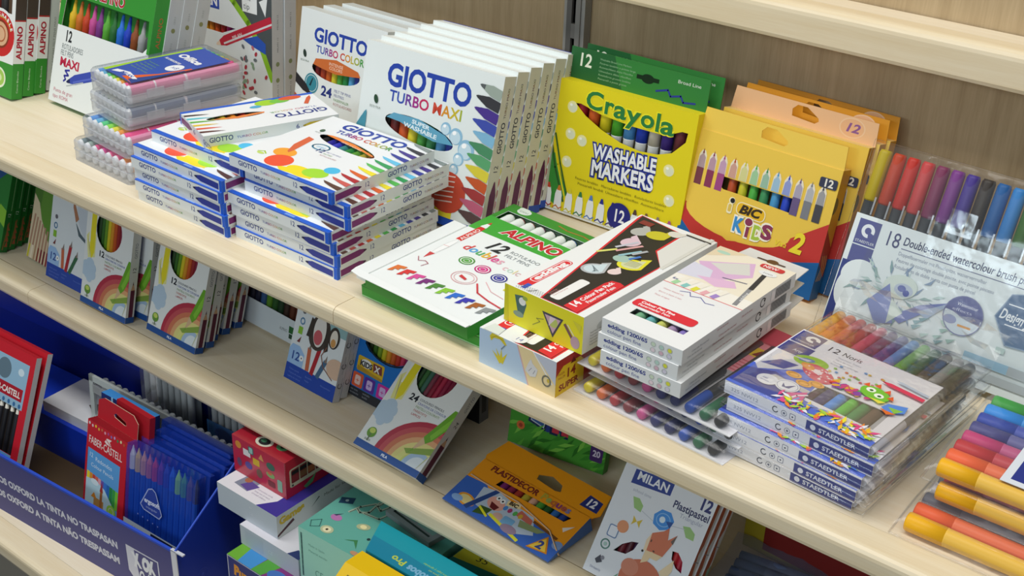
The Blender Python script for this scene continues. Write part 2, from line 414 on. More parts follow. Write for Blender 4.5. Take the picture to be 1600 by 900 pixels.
m2 = put(maxi_box('grey sided box directly behind the white and green felt pen box', '#c3c6c6', False), -.700, .1763, 0, -.6, 17.5)
dup(m2, 'second grey sided box behind the white and green felt pen box', -.699, .1978, 0, -.6, 17.5)
dup(m2, 'third grey sided box behind the white and green felt pen box', -.698, .2193, 0, -.6, 17.5)
# white pencil box with dark corner
def milan_box(label, art):
    t = thing('pencil_box', label, 'pencil box', 'white pencil boxes with a dark green corner')
    g = G(); w, h, d = 168, 150, 20
    hole = [(14, 82), (70, 82), (98, 93), (14, 94)]
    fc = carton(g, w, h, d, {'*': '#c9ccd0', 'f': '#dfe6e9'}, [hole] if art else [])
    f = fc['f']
    if art:
        f.P([(78, 150), (168, 150), (168, 40), (150, 80), (125, 108), (96, 128), (70, 150)], '#4d5457'); f.L([(66, 150), (96, 128), (122, 106), (148, 76), (168, 38)], 9, '#8cc12e')
        f.R(10, 113, 56, 22, '#2a49a8'); f.T('MILAN', 13, 117, 13, '#f2f4f6', 49, b=.03)
        f.P([(112, 120), (140, 120), (140, 150), (110, 150)], '#e8ecec'); f.T('fine', 114, 136, 7, '#555d60'); f.T('tip', 114, 124, 8, '#555d60')
        f.P([(144, 138), (156, 120), (160, 146)], '#e8ecec')
        f.pen(168, 116, 58, 64, 14, '#c0283f', '#e6cdb8', '#d8dade'); f.T('MILAN', 92, 77, 5, WHT, rot=25)
        f.P([(112, 82), (140, 92), (156, 84), (156, 70), (130, 76)], '#2b55b4')
        random.seed(4)
        for i in range(26):
            x, y = random.uniform(108, 158), random.uniform(20, 74)
            if x < 108 + y * .5: f.E(x, y, 3.6, 2.4, random.choice(['#b23a4a', '#8aa58a', '#6b7278', '#c2707a']), random.uniform(0, 180), 9)
        for i in range(14): f.E(random.uniform(100, 160), random.uniform(5, 60), 3.6, 2.4, random.choice(['#b23a4a', '#8aa58a', '#6b7278']), random.uniform(0, 180), 9)
    r = fc['rL']
    for q in (36, 58): r.E(q, 10, 3.2, 3.2, '#86936a')
    for q in (10, 74, 104): r.T('MILAN 12', q, 8.5, 2.6, '#7b8288', 20)
    g.obj('carton', t)
    if art:
        for k, c in enumerate(['#e0cf2c', '#e6b32a', '#e08a2a', '#cf5a28', '#b8282c', '#c72a86', '#7a3a9a']): stick('pencil', t, 20 + k * 11.6, 9, 70, 100, 5.6, c, 8)
    return t
put(milan_box('white pencil box with dark corner and drawn red pencil, behind highlighter cases', True), -.626, .334, 0, 1, 3.8)
put(milan_box('plain grey sided pencil box behind the red pencil box', False), -.625, .356, 0, 1, 3.8)
TC = ['#2f4aa8', '#3a55b0', '#6b3f9a', '#a02c84', '#c42a5e', '#cf4a34', '#d9912c', '#c9b52e', '#a3b23a', '#4a9e46']
def logo_set(f, x, y, w, h, sub, y2, w2, h2):
    f.T('GIOTTO', x, y, h, '#2a46a6', w, b=.035); f.MT(sub, x + w * .06, y2, h2, TC, w2, b=.02)
def giotto24(label):
    t = thing('felt_pen_box', label, 'felt pen box', 'boxes of twenty-four felt pens on end')
    g = G(); w, h, d = 155, 151, 19
    hole = [(x, y) for x, y in ell(72, 82, 44, 13.5, 28, 2) if True]
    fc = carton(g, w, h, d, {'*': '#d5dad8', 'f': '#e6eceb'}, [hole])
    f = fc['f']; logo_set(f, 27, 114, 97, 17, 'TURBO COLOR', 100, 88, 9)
    f.P([(30, 84), (34, 92), (72, 98), (112, 92), (117, 86), (104, 84), (72, 80), (46, 82)], '#cf6f38'); f.T('INTENSE', 72, 89, 4, '#f7dcc8', 26, al='c'); f.T('COLORS', 72, 84, 4, '#f7dcc8', 24, al='c')
    f.E(30, 59, 13, 13, '#3a8a9c'); f.O(30, 59, 10.5, 10.5, 1, '#cfe3e6'); f.P([(26, 56), (31, 66), (33, 66), (29, 55)], '#1f3a44')
    f.T('24', 49, 49, 12, '#26357f', 20, b=.03); f.para(['FELT TIP PENS', 'FEUTRES', 'FASERMALER', 'ROTULADORES'], 73, 58, 3.4, 5.6, ['#8b8fb8', '#8b8fb8', '#93b28a', '#c29a9a'])
    f.E(13, 94, 3, 5, '#2c3c34', 20); f.T('ECO FILA', 6, 84, 2.2, '#6a7a74', 16)
    for k, c in enumerate(['#2c2c30', '#b5532c', '#8a3a2a']): f.pen(-10, 66 - k * 26, 32, 44 - k * 26, 11, c)
    f.pen(155, 118, 130, 128, 8, '#6b3a34', '#4a2522')
    g.obj('carton', t)
    for k, c in enumerate(['#7e2a2c', '#b0452c', '#d0652c', '#e0d03a', '#57a843', '#2f8a4a', '#5aa6d8', '#2f3f9a', '#4a2f7a']): stick('felt_pen', t, 33 + k * 10.4, 8.5, 55, 105, 5, c)
    return t
q = put(giotto24('white box of 24 felt pens with orange oval, foremost of its row'), -.399, .318, 0, -2.5, 10)
dup(q, 'second box of 24 felt pens, just behind the orange oval one', -.381, .3415, 0, -1, 9, skip=('felt_pen',))
dup(q, 'third box of 24 felt pens, against the back panel', -.370, .364, 0, -1, 9, skip=('felt_pen',))
# big white marker boxes
PENS12 = ['#9aa79c', '#3a3a3e', '#4a358a', '#3f4fa8', '#7fb4d2', '#4a8a62', '#5aa06c', '#d6c83e', '#c2562c', '#a03a3a', '#c0607a', '#5a4444']
def maxi_giotto(label):
    t = thing('marker_box', label, 'marker box', 'big white marker boxes standing in a row')
    g = G(); w, h, d = 193, 175, 20.5
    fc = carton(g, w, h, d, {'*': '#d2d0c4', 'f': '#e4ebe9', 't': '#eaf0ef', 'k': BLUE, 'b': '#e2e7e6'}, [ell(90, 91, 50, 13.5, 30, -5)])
    f = fc['f']
    f.R(0, 0, w, 9, '#2450b4'); logo_set(f, 35, 133, 119, 24, 'TURBO MAXI', 116, 103, 12)
    f.P([(42, 97), (52, 104), (88, 105), (128, 96), (140, 88), (128, 87), (112, 86), (88, 90), (62, 96)], '#62a4c0'); f.T('SUPER', 92, 97.5, 4.4, '#e6f2f6', 26, rot=-5, al='c', b=.03); f.T('WASHABLE', 92, 91, 4.6, '#e6f2f6', 48, rot=-5, al='c', b=.03)
    for x, y, r in ((127, 104, 7), (142, 99, 9), (158, 88, 11), (150, 76, 7), (146, 64, 6)): f.E(x, y, r, r, '#8fbcd6'); f.E(x - r * .1, y - r * .15, r * .78, r * .8, '#c6dde8'); f.E(x - r * .3, y + r * .35, r * .3, r * .25, '#ffffff', 30)
    f.R(128, 9, 24, 24, '#e3d334'); f.E(142, 37, 25, 23, '#c24a34')
    for k in range(6): f.L([(124 + k * 2, 24 + k * 6), (150, 28 + k * 5.6)], 1.3, '#e2cfc6')
    for k, c in enumerate(PENS12):
        y = 160 - k * 12.6; x = 160 if k % 4 else 163
        f.pen(w, y - 6, x, y + 1, 11.5, c, '#5a5f60' if k < 1 else c)
    f.pen(2, 60, 12, 98, 14, '#4a93a8'); f.E(24, 113, 3, 5, '#2c4a34', 20); f.T('ECO FILA', 16, 103, 2.4, '#6a7a74', 16)
    for x, c in ((2, '#a9c'), (2, '#8a9')): pass
    r = fc['rL']; r.R(0, 0, 9, d, '#2450b4'); r.pen(9, 8, 62, 8, 11, '#5f2453'); r.T('12', 70, 6.5, 7, '#2e3350', 9); r.T('GIOTTO', 92, 6.5, 7, '#2e3350', 34, b=.02); r.MT('TURBO MAXI', 130, 8, 3.4, ['#4a4a6a', '#6a3a5a', '#8a5a3a', '#7a7a4a'], 32)
    g.obj('carton', t)
    for k, c in enumerate(['#6e2a28', '#cf5a2c', '#e0cf36', '#4f9f46', '#3f8a54', '#5b9fd0', '#2f3f9a']): stick('marker', t, 49 + k * 13.6, 10.5, 55, 112, 6.6, c)
    return t
q = put(maxi_giotto('white washable marker box with blue oval, foremost of the big row'), -.189, .210, 0, 1.2, 13.2)
for k, nm in enumerate(['second', 'third', 'fourth', 'fifth', 'sixth']):
    m6 = dup(q, nm + ' big white marker box from the front of its row', -.1885 + .0006 * k, .210 + .0215 * (k + 1), 0, 1.2, 13.2, skip=('marker',))
g = G(); g.box(0, 18, 175, 193, 2.6, .3, '#2c3f9a'); g.obj('printed_edge', m6)
# yellow washable markers
CR = ['#a3262c', '#d9622a', '#e6d427', '#4fae33', '#4f97de', '#1f3fc0', '#c8c3b8', '#3f2a8a', '#6a3038']
def crayola(label, full=True):
    t = thing('marker_box', label, 'marker box', 'yellow washable marker boxes')
    g = G(); w, h, d = 176, 150, 17
    hole = [(26, 128), (30, 129), (38, 124), (60, 118), (92, 113), (130, 108), (152, 118), (158, 128), (165, 129), (168, 124), (160, 110), (145, 100), (118, 95), (92, 96), (65, 103), (42, 115), (30, 122)]
    hole = [(25, 127), (32, 128), (60, 122), (100, 119), (140, 119), (160, 128), (167, 128), (166, 118), (152, 103), (135, 97), (113, 95), (88, 98), (62, 106), (40, 116)]
    Y = '#e6d51f'
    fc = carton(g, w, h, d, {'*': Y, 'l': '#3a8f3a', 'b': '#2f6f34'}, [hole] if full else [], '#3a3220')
    f = fc['f']
    for x, y in ((22, 122), (24, 92), (24, 60), (158, 52), (152, 84), (40, 88)): f.E(x, y, 6.5, 6.5, '#efe9a8'); f.E(x + 1, y - 1, 4.6, 4.6, '#dfe3c4'); f.E(x - 2, y + 2, 1.8, 1.5, '#fbfbf0')
    # logo with yellow rim over green letters
    for i, ch in enumerate('Crayola'):
        x = [38, 62, 75, 92, 109, 127, 134][i]; y = [126, 125, 124, 122.5, 122.5, 121.5, 121][i]; ww = [22, 13, 16, 17, 17, 5.5, 17][i]
        f.k += .02; f.T(ch, x, y, 19, '#f2ea2c', ww, b=.07, hi=.05)
    for i, ch in enumerate('Crayola'):
        x = [38, 62, 75, 92, 109, 127, 134][i]; y = [126, 125, 124, 122.5, 122.5, 121.5, 121][i]; ww = [22, 13, 16, 17, 17, 5.5, 17][i]
        f.T(ch, x, y, 19, '#2f7d3f', ww, b=.025, hi=.09)
    for s, y, ww in (('WASHABLE', 74, 80), ('MARKERS', 54, 80)):
        f.T(s, 57, y, 15 if s[0] == 'W' else 17, '#27348c', ww, b=.12, rot=2); f.T(s, 57, y, 15 if s[0] == 'W' else 17, '#f0f3f8', ww, b=.03, rot=2)
    f.para(['Feutres lavables   Marcadores lavables   Rotuladores lavables', '   Pennarelli lavabili  Uitwasbare viltstiften  Auswaschbare'], 38, 44, 2.8, 5.5, '#7a7420', wid=118)
    f.P([(0, 66), (8, 66), (30, 22), (14, 8), (0, 14)], '#3a8f3a'); f.L([(0, 82), (10, 50), (26, 14)], 2.6, '#2f5f2a'); f.L([(2, 86), (13, 54), (29, 16)], 2, '#e6d51f'); f.L([(5, 88), (16, 56), (32, 18)], 2, '#2f5f2a')
    tips = ['#c0442c', '#d07a2c', '#d9d03a', '#3a8048', '#5b83c8', '#2c3590', '#43307a', '#6a3038', '#55413a', '#7a5a3a', '#8a7a7a', '#b05a8a']
    for k, c in enumerate(tips):
        x = 5 + k * 14.4; f.P([(x - 5, 3), (x - 4.6, 20), (x - 3, 26), (x + 3, 26), (x + 4.6, 20), (x + 5, 3)], '#e9ecec'); f.P([(x - 2.8, 25), (x - 1.2, 31), (x + 1.2, 31), (x + 2.8, 25)], c)
        f.L([(x - 6, 4), (x - 2, 7), (x + 2, 4), (x + 6, 7)], 1.4, c); f.R(x - 7, 0, 14, 2.4, '#e9ecec')
    f.E(101, 18, 15, 15, '#272a7c'); f.T('12', 101, 11.5, 14, '#f3f3fa', 15, b=.02, al='c')
    g.obj('carton', t)
    g = G(); g.box(1, d - 1.2, h - 14, w - 2, 1.0, 48, '#35803a')
    hd = F(g, (1, d - 1.2, h), (1, 0, 0), (0, 0, 1), w - 2, 34)
    hd.P([(0, 0), (70, 0), (56, 34), (0, 34)], '#246032'); hd.T('12', 10, 15, 14, '#e4ead8', 18, b=.02)
    hd.para(['Washable Broad Line Markers', 'Feutres lavables a pointe large', 'Auswaschbare dicke Filzstifte', 'Uitwasbare dikke viltstiften', 'Rotuladores gruesos lavables', 'Pennarelli a punta grossa'], 38, 26, 2.1, 4.2, '#8fb88e', wid=46)
    hd.E(100, 19, 8, 5, '#0f2a14'); hd.R(86, 17, 28, 4.5, '#0f2a14'); hd.T('Broad Line', 136, 23, 3.6, '#dfeadc', 28)
    hd.L([(112, 9), (126, 13), (130, 7), (142, 10), (146, 4), (160, 6)], 2, '#2b3a9a')
    g.obj('hang_tab', t)
    if full:
        for k, c in enumerate(CR):
            capped('marker', t, (31 + k * 15.6, 9, 60), (0, 0, 1), [(0, 6.4, '#e8ebee'), (42, 6.4, '#e8ebee'), (43, 7, c), (72, 7, c), (74, 5.5, c)], 2)
    return t
q = put(crayola('yellow washable marker box with green header card, standing in front'), .0075, .327, 0, 1, 8)
dup(q, 'second yellow washable marker box, only its green header showing behind', .014, .3465, 0, 0, 8, skip=('marker',))
# yellow kids felt pens
BK = ['#7a3f4a', '#8a3a5a', '#a04a84', '#b8502c', '#c9c430', '#4fae46', '#3f8f5a', '#4a96c8', '#2c48c0', '#6a5a84', '#7d8087', '#4a4a50']
def kids_box(label, full=True, hc='#e6b88a'):
    t = thing('felt_pen_box', label, 'felt pen box', 'yellow felt pen boxes with hang tabs')
    g = G(); w, h, d = 164, (134 if full else 154), (18 if full else 15); Y = '#edc850'
    hole = [(36, 84), (37, 93), (121, 93), (124, 82), (120, 78), (60, 80), (42, 80)]
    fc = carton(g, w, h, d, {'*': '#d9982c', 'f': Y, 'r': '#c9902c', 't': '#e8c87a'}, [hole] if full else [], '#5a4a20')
    f = fc['f']
    f.P([(0, 58), (20, 46), (60, 30), (110, 41), (164, 80), (164, 0), (0, 0)], '#c23a36'); f.P([(0, 38), (26, 18), (60, 8), (164, 40), (164, 0), (0, 0)], '#2265a8')
    f.E(66, 54, 62, 22, Y); f.P([(0, 58), (14, 50), (40, 42), (90, 42), (126, 56), (160, 78), (0, 78)], Y)
    for k, c in enumerate(BK):
        x = 11 + k * 12.55; f.P([(x - 4.6, 94), (x + 4.6, 94), (x + 4.4, 108), (x + 2, 113), (x - 2, 113), (x - 4.4, 108)], '#ece3cc')
        cc = '#' + ''.join('%02x' % int(int(c[i:i + 2], 16) * .45 + 225 * .55) for i in (1, 3, 5))
        f.P([(x - 4.2, 94), (x + 4.2, 94), (x + 3.6, 106), (x + 1.2, 109), (x, 115), (x - 1.2, 109), (x - 3.6, 106)], cc); f.P([(x - 1.2, 110), (x, 115.5), (x + 1.2, 110)], c)
        if k < 3 or k > 8: f.R(x - 4.2, 77, 8.4, 18, c)
    f.RR(62, 60, 34, 14, 6, '#f6eec8', -2); f.RR(63, 61, 32, 12, 5, '#e9b92a', -2); f.T('BIC', 66, 62.5, 8.6, '#3a2f22', 26, b=.05, sh=.25)
    f.E(56, 72, 3.6, 3.6, '#f6eec8'); f.E(56.5, 72, 2.7, 2.7, '#26262a'); f.RR(52, 58, 6, 11, 2, '#f6eec8'); f.RR(53, 60, 4, 8, 1.5, '#e0c05a')
    for ch, x, y, c in (('K', 63, 43, '#3f8fcf'), ('I', 78, 41, '#8a3a5a'), ('D', 86, 41, '#a9c84a'), ('S', 96, 45, '#8a3a5a')):
        f.T(ch, x, y, 14, '#f6f2e0', 4 if ch == 'I' else 12, b=.14); f.T(ch, x, y, 14, c, 4 if ch == 'I' else 12, b=.05)
    f.E(80, 56, 5.4, 5, '#f6f2e0'); f.E(80, 56, 4.4, 4, '#8a3a5a')
    f.T('2', 130, 42, 20, '#f0dc3a', 14, b=.04, sh=.2); f.T('Visa', 112, 43, 6, '#f0dc3a', sh=.2); f.RR(143, 113, 19, 10, 2, '#3a3f55'); f.T('12', 147, 114.5, 7.5, '#e9e6da', 11, b=.03)
    r = fc['r']; r.P([(0, 0), (d, 0), (d, 54), (0, 74)], '#a03a2c'); r.P([(0, 0), (d, 0), (d, 22), (0, 40)], '#1f5a94')
    for k in range(3): r.L([(4 + k * 4, 20), (9 + k * 4, 34), (5 + k * 4, 46)], 1.2, '#d9a83a')
    r.E(0, 98, 8, 9, '#6a5a3a')
    g.obj('carton', t)
    g = G()      # header with a triangular hanging slot, cut through
    out = [(0, 0), (w, 0), (w - 2, 23), (2, 23)]; slot = [(70, 8), (96, 6), (100, 9), (99, 12), (85, 20), (74, 20), (69, 15)]
    polys = [[Vector((x, y, 0)) for x, y in q] for q in (out, slot)]; flat = [p for q in polys for p in q]
    y0 = 1.2 if full else d - 1.2
    tri = tessellate_polygon(polys); tri = [q if (flat[q[1]] - flat[q[0]]).cross(flat[q[2]] - flat[q[0]]).z > 0 else q[::-1] for q in tri]
    for yy, fl in ((y0, False), (y0 + .8, True)): g.add([(p.x, yy, h + p.y) for p in flat], [q[::-1] if fl else q for q in tri], '#efcb56' if full else hc)
    for q in (out, slot): n = len(q); g.add([(x, y0, h + z) for x, z in q] + [(x, y0 + .8, h + z) for x, z in q], [(i, (i + 1) % n, n + (i + 1) % n, n + i) for i in range(n)], '#d9a23a')
    if not full:
        hf = F(g, (0, y0, h), (1, 0, 0), (0, 0, 1), w, 23); hf.E(136, 12, 14, 10, '#e9c49c'); hf.E(136, 12, 12.6, 8.8, '#e3b184'); hf.T('12', 136, 8, 8.5, "#8a5a8f", 17, b=.03, sh=.2, al='c')
    g.obj('hang_tab', t)
    if full:
        for k, c in enumerate(BK[3:9]): stick('felt_pen', t, 48.6 + k * 12.55, 7, 62, 97, 4.8, c)
    return t
put(kids_box('yellow kids felt pen box with pens in its window, foremost'), .179, .331, 0, -2, 13.5)
q = put(kids_box('peach headed yellow felt pen box behind the kids box', False), .192, .3535, 0, -2, 12)
q = put(kids_box('orange headed felt pen box behind the peach headed one', False, '#d8962a'), .196, .3692, 0, -2, 12)
dup(q, 'rearmost orange felt pen box touching the back panel', .200, .3849, 0, -2, 12)
# brush pens in a clear pouch at the right end of the back row
def film(g, w, h, t, lip=4, n=9, seed=1, top=True):
    """soft transparent bag: puffed front and back skins with a sealed rim"""
    random.seed(seed)
    rows = []
    for i in range(n + 1):
        r = []
        for j in range(n + 1):
            x = -lip + (w + 2 * lip) * i / n; z = -lip + (h + 2 * lip) * j / n
            e = min(1, 6 * min(i, n - i, j, n - j) / n)
            r.append((x, -e * (t / 2 + 1.2) + random.uniform(-.5, .5) * e + t / 2, z))
        rows.append(r)
    g.sheet([r[::-1] for r in rows], 'w:#eef4f8')
def seal(g, w, h, t, lip=5):
    g.rope([(-lip, t / 2, -lip), (w + lip, t / 2, -lip), (w + lip, t / 2, h + lip), (-lip, t / 2, h + lip)], .7, 'w:#f4f8fa', 6, True)
t = thing('pen_pouch', 'clear pouch of double-ended brush pens with pale floral card, at the right end', 'pen pouch'); put(t, .372, .278, 0, -2.3, 22)
CARD = '#dfe9ea'
g = G(); W = 262; g.box(4, 3, 2, W - 8, .8, 115, CARD)
f = F(g, (4, 3, 2), (1, 0, 0), (0, 0, 1), W - 8, 115); LB = '#5a5f92'
f.R(5, 87, 22, 24, LB); f.R(5, 20, 22, 66, LB); f.R(0, 0, 27, 48, '#dfe9ea'); f.R(1, 0, 8, 70, '#3a4684'); f.E(20, 60, 17, 14, '#dfe9ea', 20); f.E(16, 44, 14, 20, '#dfe9ea')
f.E(16, 101, 6.5, 6.5, '#dfe6ea'); f.E(16, 101, 3.2, 3.2, LB); f.P([(16, 101), (24, 98), (18, 92)], LB); f.T('STAEDTLER', 6.5, 89, 2.4, '#dfe6ea', 19)
f.T('18', 33, 94, 14, '#4b5077', 15); f.T('Double-ended watercolour brush pens', 51, 99, 7.6, '#3f4566', 122, b=.012, sh=.12)
f.R(51, 95, 124, .7, '#6a7090'); f.para(['Doppelfasermaler mit Pinselspitze, wasservermalbar', 'Feutres de coloriage double pointe, avec pointe pinceau', 'Rotuladores de doble punta con punta de pincel'], 50, 89, 3.4, 6, '#9aa3b4', wid=92)
random.seed(8)
for i in range(60):
    a = random.uniform(0, 6.28); q = random.uniform(6, 36); x, y = 58 + q * 1.25 * math.cos(a), 55 + q * .7 * math.sin(a)
    f.P([(x + p[0], y + p[1]) for p in (rot2(u, v, a + random.uniform(-.5, .5)) for u, v in ((-6, 0), (0, 1.3), (7, 0), (0, -1.5)))], random.choice(['#9fb9b6', '#b9cfcc', '#86a6a8', '#c3d5d6', '#8a9fb8']))
f.E(62, 62, 16, 11, '#d3e0d8', 10); f.E(66, 60, 9, 6, '#b9c6d6'); f.E(64, 61, 4, 3, '#6a76b0'); f.E(69, 58, 3, 3, '#5a66a8')
f.P([(36, 40), (52, 62), (60, 44), (66, 28), (50, 22)], '#8290c4'); f.P([(62, 34), (84, 52), (112, 64), (92, 48), (72, 30)], '#7683bb'); f.P([(84, 46), (112, 64), (94, 42)], '#a7b8d0'); f.P([(58, 50), (72, 40), (60, 26)], '#c9d9cf')
for i in range(16): x = random.uniform(80, 120); y = random.uniform(20, 46); f.P([(x, y), (x + 9, y + 3), (x + 3, y - 3)], random.choice(['#9fc0b8', '#b4cfc6', '#86aab0']))
f.E(124, 56, 18, 18, '#7a80a8'); f.E(124, 56, 17, 17, '#cfdce4'); f.P(ell(124, 56, 17, 17)[0:15] + [(107, 58)], '#666c9c'); f.P([(107.4, 60), (124, 54), (140.4, 52), (139, 64), (130, 72), (118, 72), (109, 65)], '#666c9c')
f.T('Watercolour', 116, 64, 3, '#e6ebf2', 19); f.T('effects', 113, 59, 2.6, '#c3c9dd', 18); f.R(122, 46, 12, 2, '#d99a4a'); f.E(114, 50, 6, 4, '#8f99c0')
HX = [(150, 66), (158, 88), (178, 94), (198, 86), (202, 62), (188, 46), (166, 44)]
f.P(HX, '#5d7798'); f.L(HX + [HX[0]], 1, '#8fa5bd'); f.T('Design Journey', 153, 66, 9, '#eef3f6', 48, b=.02, rot=-4, sh=.2); f.R(160, 61, 30, 1, '#eef3f6'); f.R(158, 79, 30, 1, '#eef3f6')
f.R(160, 36, 8, 5, '#b9d0cc'); f.O(170, 104, 2.4, 4, .8, '#8f9ab0')
f.L([(138, 24), (250, 24)], 8, '#9ec6de'); f.L([(178, 24), (250, 24)], 8, '#b3bdc2'); f.L([(138, 12), (250, 12)], 7, '#aab4b8')
g.obj('card_insert', t)
cols18 = ['#b5a12c', '#b8452c', '#c0382f', '#c24a4a', '#7d3a5a', '#7a3f86', '#4a3a8a', '#3f3a36', '#2b5f9a', '#3a7fc0', '#3f6a2c', '#5a9a36', '#8a7a3a', '#6a5a3a', '#8a5a3a', '#5a4a44', '#6d7275', '#303236']
for k, c in enumerate(cols18):
    capped('brush_pen', t, (9.5 + k * 14.1, 10, 6), (0, 0, 1), [(0, 5, c), (36, 5.4, '#3b4044'), (124, 5.6, c), (126, 6.6, c), (170, 6.2, c), (173, 5, c)], 2)
g = G(); film(g, W, 182, 19, 3, 10, 3); g.obj('pouch', t)
g = G(); seal(g, W, 182, 17, 4); g.obj('sealed_rim', t)
g = G()
for k in range(18): g.box(16 + k * 14.1, 2.6, 118, 1.6, .5, 17, 'f:#c9ced2')
g.obj('divider', t)
g = G(); g.box(88, .8, 126, 24, .8, 20, 'w:#ffffff'); g.box(88, .4, 124, 24, 1.2, 3, 'f:#dfe6ea'); g.obj('snap_tab', t)
# ------------------------------------------------------------ front row on the main shelf
# clear cases of highlighters, four high
HL = ['#5f9ae0', '#6ab4e0', '#57d08a', '#8adf4a', '#e6e23a', '#f0a03a', '#f2589a', '#f06aa8']
def hl_case(label, cols, lab=False, w=98, d=138, h=26):
    t = thing('highlighter_case', label, 'highlighter case', 'stacked clear cases of highlighters')
    c = 'f:#d9dde3'
    g = G()
    for z0, z1, k in ((0, h * .52, 0), (h * .52 + .6, h, 1)):
        pr = []
        for cx, cy, a0 in ((w - 7, 7, -90), (w - 7, d - 7, 0), (7, d - 7, 90), (7, 7, 180)):
            for i in range(5): pr.append((cx + 7 * math.cos(rad(a0 + 22.5 * i)), cy + 7 * math.sin(rad(a0 + 22.5 * i)), z0))
        if k: # lid: rounded top edge and skin
            top = [(w / 2 + (x - w / 2) * .96, d / 2 + (y - d / 2) * .97, z1) for x, y, z in pr]; n = len(pr)
            mid = [(x, y, z1 - 3) for x, y, z in pr]
            g.add(pr + mid, [(i, (i + 1) % n, n + (i + 1) % n, n + i) for i in range(n)], c, True); g.add(mid + top, [(i, (i + 1) % n, n + (i + 1) % n, n + i) for i in range(n)], c, True); g.add(top, [tuple(range(n))], 'w:#e9eef4')
            g.obj('lid', t); g = G()
        else:
            g.prism(pr, (0, 0, z1 - z0), c, False); n = len(pr); g.add([(x, y, .3) for x, y, z in pr], [tuple(range(n))], 'f:#cfd4da'); g.rope([(x, y, z1) for x, y, z in pr], .8, c, 5, True); g.obj('tray', t); g = G()
    for x in (26, 74):
        gg = G(); gg.box(w - .2, x, h * .3, 1.6, 22, h * .38, 'f:#e4e8ee'); gg.obj('latch', t)
    n = len(cols)
    for r in range(2 if h > 24 else 1):
        for k, cc in enumerate(cols):
            x = 8 + k * (w - 16) / (n - 1); z = h - 8.6 if r == 0 else 6.6
            if r == 1: cc = ['#c9d2d8', '#b9c4cc', '#d2dbd6', '#c6cdd6', '#d6d9d2', '#cdd6dc', '#c9ccd6', '#d9d2d6'][k % 8] if lab is not None else cc
            gg = G(); gg.lathe((x, 5, z), (0, 1, 0), [(0, 3.9, '#dfe3ea'), (.8, 4.5, '#e6e9ee'), (4, 5, cc), (34, 5, '#f6f6f8'), (36, 5.1, cc), (74, 5, '#f6e6ee'), (77, 5.1, cc), (d - 14, 4.8, cc), (d - 10, 4, cc)], 10, True, 1.3 if r == 0 else 1); gg.obj('highlighter', t)
    if lab:
        g = G(); g.box(14, 12, h + .1, 84 - 14, d - 26, .3, '#3a55b0'); f = F(g, (14, 12, h + .4), (1, 0, 0), (0, 1, 0), 70, d - 26)
        f.P([(0, 0), (8, 0), (3, 60), (7, d - 26), (0, d - 26)], '#a5d23a'); f.P([(70, 0), (40, 4), (60, 40), (66, 80), (70, 80)], '#e2622c'); f.P([(70, 0), (54, 4), (64, 40), (68, 70), (70, 70)], '#2f4690')
        f.P([(14, 4), (30, 10), (58, 8), (62, 12), (34, 18), (14, 12)], '#eef0f6'); f.T('MILAN', 26, 9, 5, '#3a55b0', 26, b=.03)
        f.E(52, 66, 10, 12, '#eef0f6'); f.T('x8', 47, 63, 7, '#5a6ab0', 11)
        f.para(['Super brillantes', 'Marca textos', 'Highlighters', 'Surligneurs', 'Textmarker'], 10, 30, 2.6, -6, '#7fb07a', rot=0, wid=40)
        f.T('FLUORESCENTES', 10, 76, 4, '#eef0f6', 34, b=.03); f.T('Office', 12, 92, 11, '#eef0f6', 48, b=.05)
        g.obj('paper_label', t)
    return t
PK = ['#7a8a90', '#9ab0a8', '#e0508a', '#d8489a', '#f0609a', '#f2669a', '#f29a4a', '#f2a85a']
a = put(hl_case('lowest clear highlighter case with pink marker rows, on the shelf', PK, w=118, d=120, h=27), -.499, .055, 0, -3)
b2 = put(hl_case('clear highlighter case second from bottom, blue green and yellow pens', HL, w=104, d=125, h=26), -.494, .068, .0275, -6)
c3 = put(hl_case('greyish clear highlighter case third from bottom of its stack', ['#7f9ac0', '#8aa7b0', '#9ac08a', '#b0b8a0', '#a8b0b8', '#9aa8c0', '#6f8ab0', '#4f6a9a'], w=94, d=156), -.500, .087, .054, -9)
d4 = put(hl_case('topmost clear highlighter case with blue label and pink pen', HL, True, w=92, d=158), -.499, .0905, .0805, -9)
